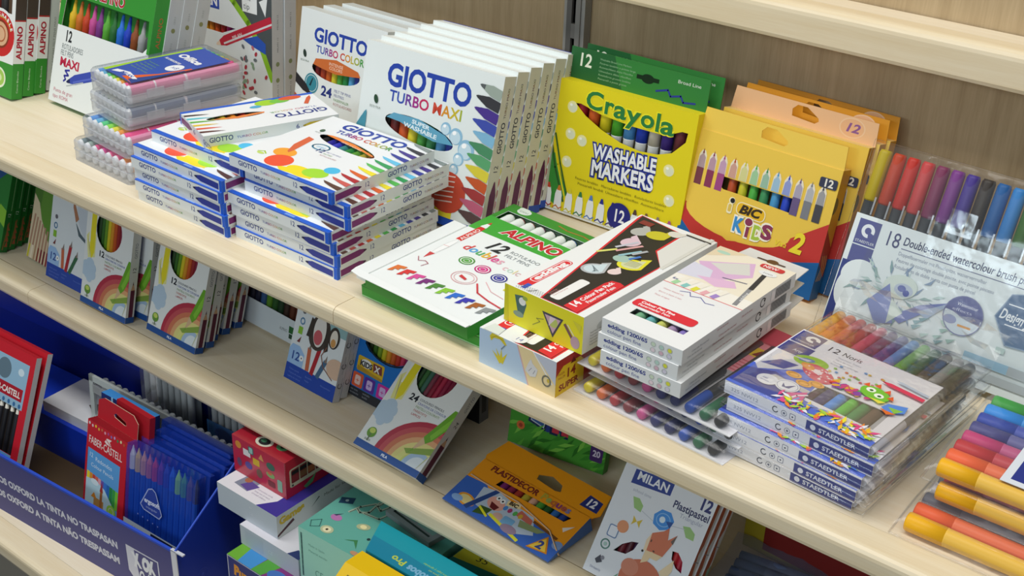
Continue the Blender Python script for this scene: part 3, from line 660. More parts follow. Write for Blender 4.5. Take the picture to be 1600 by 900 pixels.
# boxes of twelve felt pens, two stacks
ART = [('#e8402a', 52, 23, 15.5), ]
def giotto12(label, n=12, w=152, h=152, art=True, group='white felt pen boxes with blue edges'):
    t = thing('felt_pen_box', label, 'felt pen box', group)
    g = G(); d = 13
    hole = None
    if art: hole = ell(*((75, 98, 45, 11) if n == 12 else (106, 37, 33, 8)), 28, -7 if n == 12 else -4)
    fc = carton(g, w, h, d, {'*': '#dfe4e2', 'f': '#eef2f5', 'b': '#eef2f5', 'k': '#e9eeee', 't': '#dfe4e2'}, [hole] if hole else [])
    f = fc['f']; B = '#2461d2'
    f.R(0, 0, w, 6, B)
    for nm, L in (('bL', w), ('rL', h)):
        q = fc[nm]
        if nm == 'bL':
            q.R(L - 5, 0, 5, d, B); q.R(0, d - 1, L, 1, B); q.T('GIOTTO', 14, 4.5, 5.4, '#38468c', 29, b=.02); q.MT('TURBO COLOR', 48, 4.8, 2.5, TC, 30); q.T(str(n), 96, 4.3, 5.4, '#38468c', 7); q.pen(L - 6, 5.5, 106, 6.8, 7.2, '#33409a', '#1f2658')
        else:
            q.R(0, 0, 4, d, B); q.pen(5, 6, 42, 6.8, 7.2, '#7d2f6e', '#4f2248'); q.T(str(n), 46, 4.3, 5.4, '#38468c', 7); q.T('GIOTTO', 80, 4.5, 5.4, '#38468c', 29, b=.02); q.MT('TURBO COLOR', 113, 4.8, 2.5, ['#6a5a8a', '#8a4a7a', '#b07a5a', '#a09a5a'], 30)
    if n == 6:
        q = fc['tL']; q.T('GIOTTO', 6, 4.2, 5.6, '#38468c', 27, b=.02); q.MT('TURBO COLOR', 37, 4.6, 2.6, TC, 36); q.T('6', 106, 4.3, 5.4, '#38468c', 4); q.pen(152, 6.5, 114, 6.5, 6, '#cdb63a', '#b09a30')
        f.T('GIOTTO', 4, 52, 12, '#38468c', 63, b=.03); f.MT('TURBO COLOR', 12, 43, 4, TC, 56); f.E(60, 12, 14, 9, '#a8d83a'); f.E(44, 12, 12, 7, '#7ac850'); f.E(30, 8, 14, 6, '#e0603a'); f.E(76, 20, 7, 4, '#56b0d8')
        f.P([(72, 38), (74, 42), (106, 46), (138, 38), (124, 38), (106, 40), (86, 38)], '#ea8a4a')
        for k, c in enumerate(['#5a2a2a', '#e8604a', '#e8c83a', '#6ab84a', '#5ac8d8', '#4a3a3a']): f.P([(158, 72 - k * 11), (142, 74 - k * 11), (130, 75 - k * 11), (144, 70 - k * 11), (158, 67 - k * 11)], c)
        f.pen(20, 34, 6, 10, 5, '#d9603a')
    else:
        f.R(w - 66, 1.5, 14, 3, '#7aa2e8')
        f.E(90, 17, 21, 10, '#f5e12c', -8); f.P([(60, 12), (92, 24), (112, 10), (70, 6)], '#f5e12c'); f.E(104, 24, 15, 11, '#a6e03c', 8); f.E(112, 40, 9, 8, '#4cc0ee'); f.E(40, 42, 14, 11, '#f7a93a'); f.E(52, 22.5, 16, 15, '#f2583a')
        f.P([(36, 88), (26, 90), (30, 64), (39, 46), (43, 44), (43, 52)], '#dd6a44')
        f.O(58, 77, 11, 7, 2, '#62b8e2'); f.E(58, 77, 7, 4, '#dcedf6'); f.T('LAVABLE', 52, 75.5, 2.6, '#5a9ac8', 12)
        f.L([(16, 26), (22, 30), (28, 26)], 1.6, '#b0d040'); f.E(22, 24, 5, 2.4, '#c8e070')
        logo_set(f, 31, 131, 92, 15, 'TURBO COLOR', 118, 82, 8)
        f.T('12', 58, 66, 8, '#38468c', 12); f.para(['FELT TIP PENS', 'FEUTRES', 'ROTULADORES'], 72, 70, 2.4, 5, ['#8b8fb8', '#93b28a', '#c29a9a'])
        if hole: f.P([(36, 106), (44, 109), (80, 106), (116, 96), (117, 93), (100, 97), (70, 101), (50, 104)], '#f08a3c'); f.T('SUPER WASHABLE', 80, 99, 2.6, '#fbe3c8', 34, rot=-8, al='c')
        f.E(24, 112, 3, 4, '#4a6a54', 20); f.T('ECO', 20, 104, 2.2, '#6a7a74', 8)
        for k, c in enumerate(['#5d4038', '#d0605a', '#b32a34', '#e0662e', '#f2e434', '#5cc05a', '#34a05c', '#6ac6ec', '#3a42a0', '#4a3a92', '#36363c', '#8a9490']):
            y = 12 + k * 12.2; f.P([(w, y - 4.6), (w, y + 3.2), (138, y + 4), (130, y + 5), (123, y + 5.4), (128, y + 1.5), (138, y - 1.5)], c)
    g.obj('carton', t)
    if hole:
        cs = ['#1e1e24', '#2b2a9a', '#3a3fc0', '#3f8a8a', '#2f8a44', '#5a9a3a', '#a8a03a', '#8a4a2a']
        if n == 6: cs = ['#3a2018', '#a82a2a', '#e08a2c', '#c8b83a', '#4a8a3a']
        for k, c in enumerate(cs): stick('felt_pen', t, (38 + k * 10.6) if n == 12 else (82 + k * 12), 7, 75 if n == 12 else 20, 122 if n == 12 else 54, 5, c)
    return t
OR = ['bottom', 'second from bottom', 'third from bottom', 'fourth from bottom', 'fifth from bottom', 'sixth from bottom', 'topmost']
top = giotto12('topmost white felt pen box of the right stack, its painted lid fully visible')
put(top, -.199, .049, .091, 0, 90)
pl = giotto12('bottom white felt pen box of the right stack, lying on the shelf', art=False)
put(pl, -.189, .042, .013, .4, 90)
for k, (x, y, a) in enumerate([(-.189, .044, 0), (-.193, .042, .5), (-.196, .041, -.5), (-.183, .054, .3), (-.185, .057, -.3)]):
    dup(pl, OR[k + 1] + ' white felt pen box of the right stack', x, y, .013 * (k + 2), a, 90)
for k, (x, y, a) in enumerate([(-.345, .034, 0), (-.344, .0305, .3), (-.3475, .034, -.3), (-.3485, .032, 0), (-.3475, .036, -.8), (-.339, .056, 0)]):
    dup(pl, (OR[k] if k < 5 else 'sixth and last') + ' white felt pen box of the left stack', x, y, .013 * (k + 1), a, 90)
s6 = giotto12('small box of six felt pens turned upside down on the left stack', 6, 158, 82)
o = Vector((-.2555, .062)); e = Vector((math.cos(rad(69)), math.sin(rad(69)))); q = o + e * .158 + Vector((-e.y, e.x)) * .082
put(s6, q.x, q.y, .0912, 69 + 180, 90)
# double-ended felt pens lying flat: green carton under a white and green one
t = thing('felt_pen_box', 'green felt pen carton lying under the white double pen carton', 'felt pen box'); put(t, .004, .036, .0125, -.5, 88)
g = G(); fc = carton(g, 170, 150, 12, {'*': '#3f9a3c', 'f': '#e9efec', 'b': '#3f9a3c', 'r': '#357f34'}); f = fc['f']; f.R(0, 0, 170, 30, '#3f9a3c'); f.R(0, 110, 170, 40, '#3f9a3c'); f.T('ALPINO', 40, 118, 16, '#c9303a', 80, b=.03)
fc['bL'].R(0, 0, 170, 1.4, '#a8dca0'); fc['bL'].R(0, 10.6, 170, 1.4, '#2f7a30'); fc['rL'].T('ALPINO', 60, 4, 4, WHT, 26)
g.box(0, -.4, 0, 170, .4, 1, '#58b452'); g.obj('carton', t)
t = thing('felt_pen_box', 'white and green double felt pen carton with pen ends on show, lying flat', 'felt pen box'); put(t, .012, .033, .0265, -4.7, 87)
g = G(); w, h, d = 140, 212, 13
hole = [(3, 176), (136, 178), (138, 200), (30, 200), (3, 196)]
fc = carton(g, w, h, d, {'*': '#3a8f36', 'f': '#eef3f3', 'b': '#eef3f3'}, [[(-16 + 22 + 1, 176), (134, 177), (134, 196), (7, 196)]], '#2c6a2a'); f = fc['f']
f.P([(0, 142), (w, 147), (w, 176), (0, 176)], '#45aa3c'); f.P([(0, 196), (w, 196), (w, 212), (0, 212)], '#3f8f34'); f.R(0, 176, 7, 20, '#3f8f34'); f.R(134, 176, 6, 20, '#3f8f34')
for s, b, c in (('', .09, '#f0f3f0'), ('', .04, '#c92a34')): f.T('ALPINO', 36, 154, 14, c, 76, b=b, sh=.1)
f.P([(12, 210), (16, 214), (24, 212), (30, 204), (24, 202), (14, 204)], '#d8e4da'); f.E(22, 205, 9, 6, '#d8e4da'); f.T('IDEAS', 16, 203, 3, '#7a8a80', 12)
f.L([(70, 206), (84, 203), (104, 205), (118, 202)], 1.6, '#a8703a')
f.pen(14, 150, 14, 164, 8, '#eef3f3', '#c9453a'); f.RR(10.5, 112, 8, 38, 3, '#d6332c', 0); f.T('ALPINO', 17.4, 116, 5, '#f0e4e0', 28, rot=90, b=.02)
f.RR(11, 76, 7, 38, 2, '#f6f8f8'); f.O(14.5, 95, 3.6, 19, .5, '#c9cfcf'); f.P([(11, 77), (18, 77), (14.5, 64)], '#d04a4a'); f.L([(11, 96), (18, 97)], .7, '#e2a0a0')
f.T('12', 42, 120, 17, '#2a2c2e', 25, b=.03, sh=.25); f.para(['ROTULADORES', 'FELT PENS'], 72, 128, 5, 8, '#8a9296')
f.MT('doubles', 28, 104, 12, ['#d84a4a', '#58a8e0', '#58b06a', '#e8b83a', '#d8504a', '#e05a9a', '#e9b0c0'], 54, b=.02, sh=.15); f.MT('color', 88, 99, 9, ['#f0c0c8', '#c8e0d0', '#f0e0a8', '#e0b8b8'], 30)
for x, y, c in ((52, 88, '#5fa84a'), (76, 86, '#d8388a'), (100, 84, '#3a3aa0')):
    f.E(x, y, 9, 7.6, '#f4f8f4'); f.O(x, y, 8.2, 6.8, 1.6, c); f.E(x, y, 6.2, 5, c); f.O(x, y, 3.4, 2.6, .8, '#f4f6f6')
f.O(74, 62, 14, 11, .7, '#e09aa0'); f.O(74, 62, 11, 8.6, .6, '#eab4b8'); f.P([(68, 65), (78, 62), (78, 59), (68, 61)], '#d0383c')
f.L([(10, 62), (16, 56), (22, 60), (28, 58), (26, 50)], .8, '#b05a6a'); f.L([(92, 62), (104, 50), (122, 46), (140, 44)], 1.8, '#d0404a'); f.L([(96, 70), (112, 60), (130, 58)], .7, '#e8a8b0')
f.R(118, 70, 7, 40, '#e6e03a')
ZC = ['#e0783a', '#d83a3a', '#d8509a', '#7a2f7a', '#4f8a3a', '#8ac83a', '#2f6fd0', '#3a3ab0', '#a8622c', '#8f9496']
for k, c in enumerate(ZC):
    x = 8 + k * 13.4; y = 36
    f.P([(x, y), (x + 11, y + 3), (x + 11, y - 2), (x + 7, y - 3), (x + 8, y - 7), (x + 3, y - 7), (x + 4, y - 11), (x - 1, y - 14)], c)
g.obj('carton', t)
for k in range(9):
    gg = G(); x = 13 + k * 14.4; gg.lathe((x, 7, 150), (0, 0, 1), [(0, 6, '#e4ebe4'), (40, 6, '#dfe8e0'), (41, 6.3, '#eef2ee'), (44, 5.6, ['#d8e4d8', '#c9453a', '#c2603a', '#b8508a', '#3a3a3a', '#4f8a3a', '#2f6fd0', '#3a3ab0', '#2c2c60'][k]), (46, 4.5, '#dfe6df')], 10); gg.obj('felt_pen', t)
g = G(); g.box(-18, -1.2, 4, 18, 12, 136, '#eef3f3'); g.prism([(-18, -1.2, 4), (0, -1.2, 4), (140, -1.2, 4), (140, -1.2, -2), (-2, -1.2, -6), (-16, -1.2, -4)], (0, .5, 0), '#f2f6f6'); g.obj('front_flap', t)
# two upright-ended pen cartons, one on the other
def comma(f, x, y, r, c, a=0, s=1.25):
    p = [rot2(r * math.cos(rad(q)), r * .8 * math.sin(rad(q)), rad(a)) for q in range(60, 330, 18)] + [rot2(r * s, r * 1.0, rad(a))] + [rot2(r * .55, r * .9, rad(a))]
    f.P([(x + u, y + v) for u, v in p], c)
def colour_pen_box(label, w, d, h, kind):
    t = thing('pen_box', label, 'pen box')
    g = G(); g.box(0, 0, 0, w, d, h, {'*': '#dfe3e2', 'f': '#e6df2e' if kind == 'y' else '#bcd4ec', 'r': '#e4e7e6' if kind == 'y' else '#b0302a', 't': '#f0f2f2'})
    fc = faces(g, w, h, d); T = fc['t']; T.H = d; f = fc['f']
    R_ = '#e0303a'
    T.P([(40, 1), (82, 1), (82, 125), (60, 150), (58, 196), (2, 204), (2, 196)], R_); T.P([(41.5, 2), (80.5, 2), (80.5, 124), (58, 148), (56, 195), (3, 203)], '#34302c')
    T.P([(60, 148), (82, 122), (90, 140), (90, 205), (60, 205)], '#e3e3de')
    T.RR(9, 8, 11, 66, 4, R_, 0); T.RR(10, 20, 9, 53, 3.5, '#f2f4f4'); T.RR(11, 21, 7.4, 51, 3, R_); T.T('edding', 17, 24, 6.4, '#f4f4f4', 44, rot=90, b=.05); T.P([(9, 6), (14, 6), (14, 14), (9, 14)], R_); T.P([(15, 4), (20, 4), (20, 14), (15, 14)], '#3a5ac0')
    T.RR(44, 8, 11, 46, 3, '#f2f2f0'); T.para(['Feine Faserspitze', 'Pointe fine', 'Punta fina'], 47, 12, 2, -2.8, '#c98a8a', rot=90)
    T.P([(64, 4), (80, 2), (80, 70), (74, 72), (66, 70), (64, 62)], R_); T.T('14', 73, 8, 8, '#f6f6f6', 11, rot=90, b=.04); T.T('Colour Pen Pack', 71, 22, 4.6, '#f6f6f6', 46, rot=90, b=.03); T.T('Fasermaler Fein', 77, 22, 4, '#f6f6f6', 40, rot=90, b=.02)
    for x, y, r, c, a in ((40, 78, 13, '#b9bdc0', 40), (40, 78, 10, '#cfe0e6', 40), (57, 86, 7, '#ecd6d4', 60), (60, 108, 14, '#e8e23a', 30), (60, 108, 10, '#d9dcae', 30), (46, 112, 9, '#a9c8bc', 20), (31, 146, 11, '#e2c6d2', 70), (24, 172, 11, '#b9bab4', 60), (41, 176, 12, '#cfc636', 20), (52, 190, 8, '#dfdcd2', 0)): comma(T, x, y, r, c, a)
    for k in range(5): T.L([(34 + k * 2.4, 82 - k * 2), (46 - k, 76 - k)], .6, '#5a6a70'); T.L([(54, 104 + k * 2.6), (66, 106 + k * 2.2)], .5, '#7a7a5a')
    for x0, y0, x1, y1, c in ((20, 108, 30, 124, '#dfe07a'), (27, 128, 36, 150, '#c9c9d4'), (32, 122, 44, 146, '#e0a8a8'), (40, 116, 50, 136, '#9ac6d0'), (48, 126, 54, 140, '#b4b8bc'), (52, 116, 56, 126, '#4a7ac8')): T.L([(x0, y0), (x1, y1)], 3.4, c)
    T.R(10, 186, 14, 9, '#8a3a34')
    if kind == 'y':
        f.P([(0, 0), (6, 0), (4, h), (0, h)], '#d2cc28')
        f.P([(12, 30), (22, 32), (26, 24), (22, 10), (16, 14)], '#4f6f6a'); f.E(21, 26, 4, 4, '#e6e6e0'); f.E(17, 12, 6, 3, '#8aa08a'); f.E(24, 30, 3, 2, '#9ab04a')
        f.L([(34, 8), (42, 14), (38, 16), (46, 18)], .8, '#9a9a3a')
        f.P([(44, 26), (68, 26), (57, 4)], '#4a4a52'); f.P([(47, 24), (65, 24), (57, 8)], '#c9a8b4'); f.E(57, 19, 5, 5, '#b9c86a'); f.P([(53, 24), (60, 24), (52, 14)], '#e0d0d8')
        f.L([(70, 22), (80, 10)], 3, '#7a5a5a'); f.L([(73, 23), (83, 12)], 1, '#e6e0d0'); f.E(82, 9, 5, 6, '#b9a0a8'); f.P([(78, 30), (88, 28), (87, 20)], '#d6d040')
        r = fc['r']
        r.E(34, h * .55, 15, 5, '#c0c4c3'); r.E(62, h * .6, 12, 4, '#b7bbba'); r.E(95, h * .62, 12, 4, '#c0c4c3')
        for k in range(5): r.T('Fasermaler mit feiner Spitze', 10, 5 + k * 3, 1.8, '#8f9494', 30)
        for k in range(3): T.L([(24 + k, 2), (30, 8 + k)], .4, '#8a8a8a')
        for i in range(12):
            for j in range(4): T.E(12 + i * 2.4 + (j % 2) * 1.2, 1.6 + j * 2.2, .55, .55, '#7d8488', n=6)
    else:
        f.P([(44, h), (w, h), (w, 0), (58, 0)], '#ecd7a4'); f.P([(62, h), (w, h), (w, 12), (80, 20)], '#c6cbd8'); f.L([(44, h), (58, 0)], 1.4, '#d8b0b0'); f.L([(62, h), (84, 12)], 1.2, '#eef0f2')
        f.P([(12, 32), (16, 38), (26, 38), (32, 30), (30, 29), (24, 33), (17, 32), (14, 28)], '#dccb3a'); f.L([(14, 31), (20, 35), (28, 33)], .6, '#a89a2a')
        for a in (-30, 0, 26, 50): f.P([(26 + p, 10 + q) for p, q in (rot2(-2.4, 0, rad(a)), rot2(0, 14, rad(a)), rot2(2.4, 0, rad(a)))], '#dccb3a'); f.L([(26, 24), (30, 29)], 1, '#7a8a9a')
        f.P([(54, 14), (60, 10), (66, 12), (68, 20), (62, 24), (60, 28), (57, 22)], '#dcdcdc'); f.L([(58, 15), (61, 19)], .7, '#a0a0a8'); f.L([(63, 14), (65, 18)], .7, '#a0a0a8')
        f.O(78, 13, 4.4, 5, 1.5, '#9a9a8a'); f.E(80, 14, 1.5, 2, '#d0b84a')
        T.P([(4, 0), (22, 0), (20, 12), (6, 14)], '#e0e6e0'); T.E(40, 8, 8, 7, '#f0f0f0'); T.T('14', 36, 5, 5, '#6a70a8', 8)
        r = fc['r']; r.P([(0, 0), (40, 0), (40, 22), (34, 28), (10, 28), (0, 20)], '#e8c42a'); r.T('SUPER', 5, 4, 6, '#8a2a1c', 28, b=.04); r.T('14', 14, 14, 9, '#8a2a1c', 14, b=.03); r.para(['FASER', 'MALER'], 3, 20, 2.4, 4, '#9a3a1c'); r.P([(20, 26), (24, 32), (28, 26)], '#6a1a14')
    g.obj('carton', t)
    if kind == 'y':
        g = G(); g.box(82, 120, h, 4, 86, .6, '#d9d9d2'); g.box(60, 196, h, 28, 1.2, 1.2, '#4a4640'); g.obj('end_flap', t)
    return t
put(colour_pen_box('pale blue ended pen box with banana drawings at the shelf edge', 88, 200, 36, 'b'), .170, .017, 0, -2)
put(colour_pen_box('black topped pen box with bright yellow end, lying on the banana box', 90, 205, 37, 'y'), .1775, .042, .0366, -3)
# white fineliner cartons on three clear packs
DOT = ['#d9c92c', '#d0662c', '#a8303a', '#7a3038', '#c0508a', '#2a2f68', '#262c5e', '#2a50a8', '#2f6a4a', '#2c2c2e']
def dot_pack(label):
    t = thing('marker_pack', label, 'marker pack', 'flat clear packs of round ended markers')
    g = G(); w, d = 150, 150
    g.box(-4, -1, 0, w + 8, d, .6, '#e3e2e6'); F(g, (-4, -1, .6), (1, 0, 0), (0, 1, 0), w + 8, d).R(0, 0, w + 8, 2.5, '#f4f4f6'); g.obj('backing_card', t)
    for k, c in enumerate(DOT):
        gg = G(); gg.lathe((9 + k * 14.6, 2, 6), (0, 1, 0), [(0, 2.5, c), (.6, 4.4, c), (3, 4.9, c), (28, 4.9, c), (29, 4.6, '#3a3c3e'), (130, 4.6, '#3a3c3e'), (132, 3, '#3a3c3e')], 14); gg.obj('marker', t)
    g = G(); r = []
    for y, z in ((-3, .8), (-1, 5), (2, 11.2), (60, 11.4), (132, 11.2), (140, 1)): r.append([(x, y, z) for x in (-3, 30, 75, 120, w + 3)])
    g.sheet(r, 'w:#e9eef2'); g.obj('blister', t)
    return t
p0 = put(dot_pack('lowest clear pack of round ended markers, on the shelf under the white cartons'), .266, .036, 0, -4.5)
dup(p0, 'middle clear pack of round ended markers in its pile', .272, .050, .0125, -5, roll=.3)
dup(p0, 'top clear pack of round ended markers, directly under the white cartons', .266, .040, .0255, -4, roll=.3)
def fineliner(label, art):
    t = thing('pen_box', label, 'pen box', 'white fineliner cartons')
    g = G(); w, h, d = 80, 186, 14
    hole = [(12, 22), (66, 22), (66, 31), (12, 33)]
    fc = carton(g, w, h, d, {'*': '#e4e7e7', 'f': '#eef0f1', 'b': '#f0f3f5'}, [hole] if art else []); f = fc['f']
    q = fc['bL']; q.T('edding 1200/6S', 6, 7.6, 3.6, '#33418f', 40, b=.03); q.T('colour pen fine', 6, 2.2, 3.4, '#5a62a0', 34)
    for i in range(6): x, y = 52 + (i % 3) * 8, 9 - (i // 3) * 5.4; q.E(x, y, 1.9, 1.9, ['#cfe0c8', '#b9d8cc', '#dfe24a', '#ead9e0', '#dab8c4', '#d8d4e4'][i]); q.O(x, y, 2.4, 2, .4, '#c2c8c6')
    r = fc['rL']
    for k, (a, b) in enumerate(((8, 30), (14, 40), (52, 70), (56, 84), (92, 110))): r.T('Colour pen fine assorted', a, 3 + (k % 3) * 3.6, 1.9, '#b05a64' if k > 1 else '#8f9399', b - a)
    r.O(128, 7, 4, 4, 1, '#2a2a2c', 40, 330); r.P([(129, 9), (133, 10), (131, 6)], '#2a2a2c')
    for k in range(18): r.R(150 + k * 1.5, 2, .8, 10, '#5a5a5c')
    r.RR(142, 2, 6, 10, 2, '#f4f4f4')
    if art:
        f.P([(0, 92), (w, 92), (w, h), (0, h)], '#f2ead6'); f.R(0, 91, w, 1, '#e05a64'); f.P([(0, 92), (w, 92), (w, 110), (0, 112)], '#f6f3ea')
        f.P([(2, 146), (44, 176), (56, 150), (30, 118), (14, 132)], '#dfb8dc'); f.P([(12, 150), (40, 172), (52, 152), (34, 140)], '#dcdcd6'); f.P([(0, 112), (30, 118), (22, 138), (0, 142)], '#dcdcec'); f.P([(16, 120), (48, 132), (56, 122), (40, 112)], '#e6bede'); f.P([(0, 160), (30, 186), (0, 186)], '#e8d8b8'); f.E(10, 176, 7, 3, '#b4d8c4')
        f.L([(36, 132), (58, 136)], 1.6, '#6a6a80'); f.L([(70, 96), (60, 170)], 4.4, '#8a8c90'); f.L([(66, 130), (60, 170)], 4.6, '#3a3a3e'); f.T('edding', 71, 104, 2.6, '#f0f0f0', 18, rot=98)
        for k, c in enumerate(['#a9d8a8', '#8acbc6', '#e2e04a', '#eab0b8', '#a58ad0']): f.L([(9 + k * 10, 94), (13 + k * 10, 110)], 5.4, c); f.L([(11 + k * 10, 102), (13 + k * 10, 110)], 5.4, '#f4efe2')
        f.T('6x', 3, 100, 4, '#3a4690'); f.L([(22, 84), (30, 88), (34, 82), (42, 86), (50, 80), (58, 82)], .7, '#5a5aa8')
        f.RR(3, 36, 62, 13, 4, '#e0303f'); f.T('Colour Pen Fine', 9, 43.2, 3.6, '#fbf3f3', 34, b=.04); f.T('Fasermaler Fein', 9, 38.4, 3.4, '#fbf3f3', 32, b=.02)
        f.para(['Water based ink', 'Encre a base d eau', 'Tinta al agua'], 8, 78, 2.2, 7, '#dfa4aa')
        f.RR(48, 174, 24, 8, 3, '#cf3a40'); f.T('NEW', 51, 176, 4.4, '#f6e6e6', 15, b=.03); f.E(62, 166, 9, 5, '#eef0f0'); f.T('1mm', 57, 164.5, 3, '#6a6f78', 10)
    g.obj('carton', t)
    g = G(); g.prism([(4, d - 1.4, h), (w - 4, d - 1.4, h), (w - 6, d - 1.4, h + 38), (10, d - 1.4, h + 40)], (0, .9, 0), '#e0e0de')
    hf = F(g, (0, d - 1.4, h), (1, 0, 0), (0, 0, 1), w, 40); hf.R(0, 0, w, 1, '#d9848a'); hf.RR(12, 12, 8, 7, 1, '#8a3a44'); hf.RR(20, 11, 30, 8.5, 2, '#c9404a'); hf.RR(21, 12, 28, 6.5, 1.6, '#e8e2e0'); hf.T('edding', 23, 13, 4.8, '#b8303c', 24, b=.04); hf.RR(26, 25, 30, 3, 1.4, '#5a4a42'); hf.E(42, 27, 6, 4.6, '#6a4a2a')
    g.obj('hang_tab', t)
    if art:
        for k, c in enumerate(['#7ab08a', '#6ab0b4', '#c8cc6a', '#a890b0', '#8a7ac0']):
            gg = G(); gg.lathe((17 + k * 11, 7, 15), (0, 0, 1), [(0, 4.6, c), (22, 4.6, c), (24, 4, c)], 10); gg.obj('fineliner', t)
    return t
put(fineliner('topmost white fineliner carton with red banner and pastel envelope picture', True), .2877, .034, .083, -1.6, 90)
pf = put(fineliner('middle white fineliner carton of the three, jutting out to the left', False), .2855, .033, .0685, -1.7, 90)
dup(pf, 'lowest white fineliner carton of the three, on the clear marker packs', .2905, .031, .054, -1, 90)
t = thing('pen_pack', 'slim red and pink striped card pack between the white cartons and cartoon pouches', 'pen pack'); put(t, .352, .108, .0262, -6)
g = G(); fc = carton(g, 46, 7, 90, {'*': '#e0ccd0', 't': '#d98a94', 'f': '#ece6e8'}); T = fc['t']
for k in range(5): T.R(0, 3 + k * 5, 46, 1.3, '#c04a5a')
T.R(0, 34, 46, 16, '#d8b82a'); T.P([(4, 36), (12, 36), (8, 48)], '#7a2a1c'); T.P([(20, 36), (28, 36), (24, 48)], '#7a2a1c'); T.R(0, 60, 46, 30, '#b84a58'); g.obj('carton', t)
# colouring pen pouches with cartoon card, five high
def noris(label, art):
    t = thing('pen_pouch', label, 'pen pouch', 'stacked clear pouches of broad felt pens')
    g = G(); w, h, d = 140, 176, 11.5
    CARDH = 118; NV = '#3a3f8f'
    hole = [(57, 24), (120, 22), (119, 52), (60, 50)]
    polys = [[(0, 0), (w - 10, 0), (w - 10, CARDH), (0, CARDH)]] + ([hole] if art else [])
    flat = [p for q in polys for p in q]; tri = tessellate_polygon([[Vector((x, y, 0)) for x, y in q] for q in polys])
    tri = [q if (Vector(flat[q[1]]) - Vector(flat[q[0]])).to_3d().cross((Vector(flat[q[2]]) - Vector(flat[q[0]])).to_3d()).z > 0 else q[::-1] for q in tri]
    g.add([(x, 0, y) for x, y in flat], tri, '#ecebf2'); g.add([(x, .5, y) for x, y in flat], [q[::-1] for q in tri], '#d9d9dd')
    g.box(0, 0, 0, w - 10, d, .6, '#e6e8f0')
    q = F(g, (0, d, 0), (1, 0, 0), (0, -1, 0), w - 10, d)
    q.T('325 NW12', 6, 4.2, 3.2, '#9aa0b4', 26); q.O(48, 6, 2.4, 2.4, .8, '#3a3f55', 60, 340); q.O(56, 6, 2.4, 2.4, .4, '#6a6f85'); q.E(56, 6, 1, 1, '#6a6f85'); q.RR(61, 3.4, 5.4, 5.4, 1, '#8a8fa5'); q.RR(61.6, 4, 4.2, 4.2, .8, '#e6e8f0'); q.E(63.7, 6, .8, .8, '#4a4f65')
    q.R(76, 1.2, 54, 8.6, '#2f3a86'); q.E(82, 5.4, 2.4, 2.4, '#dfe3f2'); q.T('STAEDTLER', 87, 3.6, 3.8, '#dfe3f2', 32, b=.02)
    f = F(g, (0, 0, 0), (1, 0, 0), (0, 0, 1), w - 10, CARDH)
    f.R(1, 94, 24, 22, NV); f.R(1, 74, 26, 18.4, NV); f.E(16, 107, 6.5, 5.5, '#e6e8f2'); f.E(16, 107, 2.6, 2.2, NV); f.P([(16, 107), (23, 106), (19, 101)], NV); f.T('STAEDTLER', 4, 97, 2, '#e6e8f2', 18); f.T('Arty', 12, 80, 4, '#dfe3f6', 9)
    f.T('12', 31, 101, 8, '#3a3a48', 12); f.T('Noris', 46, 102, 6.4, '#3a3a48', 18); f.para(['Fasermaler Triplus', 'Fibre tip pens', 'Feutres de coloriage', 'Rotuladores'], 46, 96, 2, 4.2, '#b4b6c4')
    f.P([(0, 0), (w - 10, 0), (w - 10, 8), (96, 14), (60, 20), (56, 52), (40, 62), (20, 46), (0, 40)], '#4a68d0'); f.P([(0, 4), (44, 4), (40, 34), (22, 40), (0, 30)], '#2f3f9a')
    f.P([(0, 42), (20, 66), (38, 64), (28, 50), (8, 34)], '#dcdde4'); f.P([(4, 44), (14, 60), (30, 62), (24, 48)], '#3f4aa0'); f.P([(24, 36), (58, 34), (58, 28), (20, 30)], '#c9c6c8')
    f.E(34, 74, 15, 9, '#9ac83a', 10); f.E(30, 74, 7, 3, '#5a7ac0', 20); f.P([(14, 72), (34, 76), (32, 72)], '#cfcfe0')
    f.E(48, 62, 17, 10, '#d84a6a', -24); f.E(46, 64, 5, 3, '#f2dfe4', -20); f.E(36, 66, 7, 4, '#ea9a4a', -20)
    random.seed(3)
    for i in range(26): x, y = random.uniform(36, 62), random.uniform(54, 70); f.E(x, y, 1, .8, '#f6e6ea', n=7)
    for x, y in ((35, 46), (56, 46), (48, 40)): f.E(x, y, 7, 4.4, '#f0a82c'); f.O(x, y, 4.4, 2.8, .7, '#d98a1c')
    for i in range(34): x, y = random.uniform(52, 96), random.uniform(58, 92); (f.E(x, y, 1.5, 1.3, random.choice(['#8ac04a', '#e0703a', '#d0506a', '#5a9ad8', '#e0b83a']), n=9) if y > 62 + (x - 52) * .3 else None)
    f.E(24, 24, 9, 8, '#eef0f8'); f.E(41, 27, 10, 9, '#eef0f8'); f.O(41, 27, 8.6, 7.6, .5, '#8a90b8'); f.P([(36, 29), (40, 25), (46, 32), (44, 24), (38, 23)], '#2a3a86'); f.para(['ABS', 'system'], 19, 24, 2, 3.4, '#4a5aa8')
    f.P([(46, 18), (58, 30), (62, 12), (52, 4), (46, 8)], '#df4a9a'); f.L([(50, 6), (54, 20), (60, 26)], 2, '#f4e6f0'); f.L([(54, 4), (57, 18)], 2, '#6a9ae0')
    for i in range(70):
        x = random.uniform(40, 128); y = random.uniform(1, 18); a = random.uniform(0, 3.1)
        f.P([(x + p, y + q2) for p, q2 in (rot2(u, v, a) for u, v in ((-5, 0), (0, 1.7), (6, 0), (0, -1.7)))], random.choice(['#f0c02c', '#ee8a2c', '#6ab83a', '#e0508a', '#f2e23a', '#5a8ae0', '#a8d04a', '#e9e9f2']))
